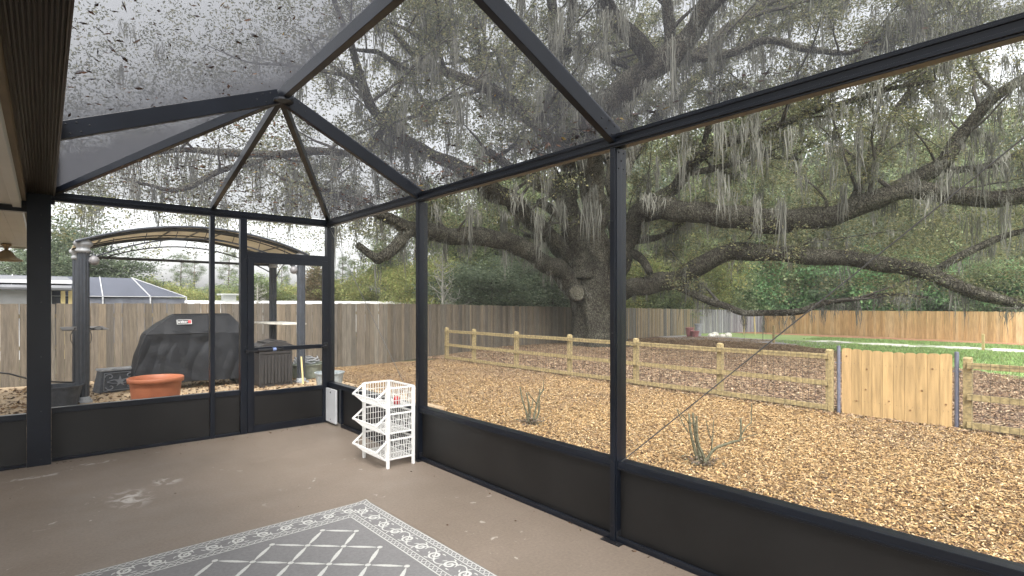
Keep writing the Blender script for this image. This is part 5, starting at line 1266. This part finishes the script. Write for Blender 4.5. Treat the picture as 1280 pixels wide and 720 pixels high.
mid_ = [('bare',553,30,305,'whitish leafless tree right of the second screen post'),('yellow',545,40,322,'yellow-green tree behind the whitish leafless tree'),('dark',585,34,330,'dark evergreen right of the whitish leafless tree'),('dark',615,32,338,'dark evergreen above the middle of the weathered fence'),
 ('mid',575,44,270,'tall green tree behind the dark evergreens'),('dark',650,36,320,'broad dark evergreen left of the oak trunk'),('mid',620,46,230,'tall green tree left of the oak under its second limb'),('dark',690,38,315,'dark evergreen right beside the oak trunk'),('mid',670,50,210,'tall green tree behind the oak trunk'),
 ('pine',600,60,150,'very tall pine behind the left side of the oak'),('mid',545,55,230,'tall tree left of the oak seen above its lowest limb'),('dark',735,45,250,'dark tree directly behind the oak trunk')]
for (k, px, z_, top, lab) in mid_: put(k, px, z_, top, lab)
random.seed(31)
rows = [(800,44,330),(838,43,340),(880,46,318),(915,52,330),(950,54,322),(985,56,338),(1020,54,320),(1055,52,336),(1092,50,330),(1130,48,336),(1165,46,325),(1200,45,336),(1235,43,330),(1270,42,335),(1310,41,330)]
kinds = ['yellow','mid','yellow','mid','bush','mid','bush','dark','bush','mid','bush','dark','mid','bush','mid']
nm = {'yellow':'yellow-green','mid':'mid green','bush':'bright green','dark':'dark green'}
for k, (px, z_, top) in zip(kinds, rows): put(k, px, z_, top+random.uniform(-8,8), '%s understory tree in the front row of the right-hand woods, %s' % (nm[k], 'behind the weathered fence' if px < 900 else 'behind the tan fence'))
k2 = ['mid','dark','pine','mid','dark','pine','mid','dark','pine','mid','dark','mid','pine','dark','mid']
for i, k in enumerate(k2):
    px = 780+i*37+random.uniform(-12,12); put(k, px, random.uniform(56,66), random.uniform(170,235), '%s in the tall second row of the right-hand woods' % LAB[k])
for i in range(12):
    k = ['dark','mid','pine'][i % 3]; put(k, 770+i*48+random.uniform(-14,14), random.uniform(70,84), random.uniform(120,190), '%s in the tallest back row of the right-hand woods' % LAB[k])
# far wood mass
n = 90000; az = RNG.uniform(-52, 52, n); dist = RNG.uniform(88,112,n); 
th = np.radians(az+YAW); x = np.sin(th)*dist; y = np.cos(th)*dist
top = np.where(az < -6, 2.9, 13.0)+np.array([3.2*mnoise.noise(Vector((a*.35,0,0)))+1.6*mnoise.noise(Vector((a*1.3,5,0))) for a in az])
z = -1.2+(top+1.2)*RNG.uniform(0,1,n)**.8
o = bulk('far_woods', leaf_quads(np.stack([x,y,z],1), RNG.uniform(.8,1.5,n), RNG.uniform(.5,.9,n), .8), 4, np.array([(.20,.24,.15),(.24,.27,.16),(.17,.20,.13),(.27,.28,.16)])[RNG.integers(0,4,n)]*RNG.uniform(.7,1.2,(n,1)), M['leaf'])
tag(o, 'distant hazy woods closing the horizon beyond the neighbouring yards', 'woods', kind='stuff')

# ------------------------------------------------------------------ neighbours
nb = empty('neighbour_house', (-4,24,-.5), label='low pale neighbouring house with white roof edge beyond the fence at far left', cat='house')
def at0(b, name, m, root, **k):
    o = b.build(name, m, root, **k); o.location = -root.location; return o
b = MB(); b.box(-14,.2,24.3,30,-.5,2.0)
for k in range(16): b.box(-14,.2,24.285,24.2999,-.4+k*.15,-.4+k*.15+.012)
at0(b, 'wall', M['siding'], nb)
b = MB(); b.prism([(23.5,2.15),(31,2.6),(31,2.7),(23.5,2.25)], -14.5, .75, 'x'); at0(b, 'roof', M['roofgrey'], nb)
b = MB(); b.box(-14.5,.76,23.42,23.4999,2.17,2.28); at0(b, 'fascia', M['siding'], nb)
b = MB(); b.tube([(-14.5,23.38,2.02),(.7,23.38,2.02)], .09, 8); at0(b, 'gutter', M['roofgrey'], nb)
b = MB(); b.box(.42,.54,23.6,23.72,-.5,2.1); b.box(.62,.74,23.6,23.72,-.5,2.0); at0(b, 'porch_post', M['yellowwood'], nb)
cg = empty('pool_cage', (1.5,30,-.5), label='blue-grey hipped pool cage with white ribs beyond the fence left of the grill', cat='pool cage')
zr_, ze_ = EYE+32/FP*26, EYE+9/FP*26
X0, X1 = -3.0, 5.0; Y0_, Y1_ = 29.0, 37.0
b = MB(); b.prism([(X0,ze_),(X1,ze_),(X1-2.0,zr_),(X0+1,zr_)], Y0_+2.0, Y0_+5) ; b.v = []; b.f = []; b.m = []; b.c = []
b.add([(X0,Y0_,ze_),(X1,Y0_,ze_),(X1,Y1_,ze_),(X0,Y1_,ze_),(X0+1,Y0_+1.8,zr_),(X1-1.9,Y0_+1.8,zr_),(X1-1.9,Y1_-1.8,zr_),(X0+1,Y1_-1.8,zr_)], [(0,1,5,4),(1,2,6,5),(2,3,7,6),(3,0,4,7),(4,5,6,7)]); at0(b, 'roof_screen', M['cage'], cg)
b = MB(); b.box(X0+.05,X1-.05,Y0_+.05,Y1_-.05,-.5,ze_-.06); at0(b, 'wall_screen', mat('cage_wall_screen',(.14,.15,.18),.8,0,.3,3), cg)
b = MB()
for x in (X0+.0,-1.0,1.9,3.6,X1):
    xt = min(max(x, X0+1), X1-1.9); xm = x if x < X1-1 else X1; b.bar((xm,Y0_-.02,-.5),(xm,Y0_-.02,ze_),.05,.05); b.bar((xm,Y0_-.03,ze_+.01),(xt,Y0_+1.77,zr_+.02),.035,.03)
b.bar((X0,Y0_-.03,ze_),(X1,Y0_-.03,ze_),.03,.03); at0(b, 'rib', M['white_metal'], cg)
sh = empty('white_outbuilding', (9,34,-.6), label='long low white outbuilding roof just showing above the board fence', cat='outbuilding')
b = MB(); b.box(4.5,24,36,40,-.6,1.50); at0(b, 'wall', M['white'], sh)
b = MB(); b.prism([(35.8,1.50),(40.2,1.50),(38,1.72)], 4.3, 24.2, 'x'); at0(b, 'roof', M['white'], sh)
b = MB(); b.box(8.4,9.1,37,37.7,1.6,2.05); b.box(8.2,9.3,36.8,37.9,2.051,2.15); at0(b, 'roof_vent', M['trim'], sh)
print('done')

# ------------------------------------------------------------------ damp air over the yards
hz = MB(); hz.box(-168, 168, -168, 168, -4.5, 40); o = hz.build('haze', None or mat('haze_air'), None)
m = o.data.materials[0]; nt = m.node_tree
for n_ in list(nt.nodes): nt.nodes.remove(n_)
out = nt.nodes.new('ShaderNodeOutputMaterial'); pv = nt.nodes.new('ShaderNodeVolumePrincipled'); pv.inputs['Density'].default_value = HAZE; pv.inputs['Color'].default_value = (.93,.95,.97,1); pv.inputs['Anisotropy'].default_value = .2
nt.links.new(pv.outputs[0], out.inputs['Volume'])
tag(o, 'thin pale damp air over the yards', 'haze', kind='stuff')
scn.cycles.volume_bounces = 0
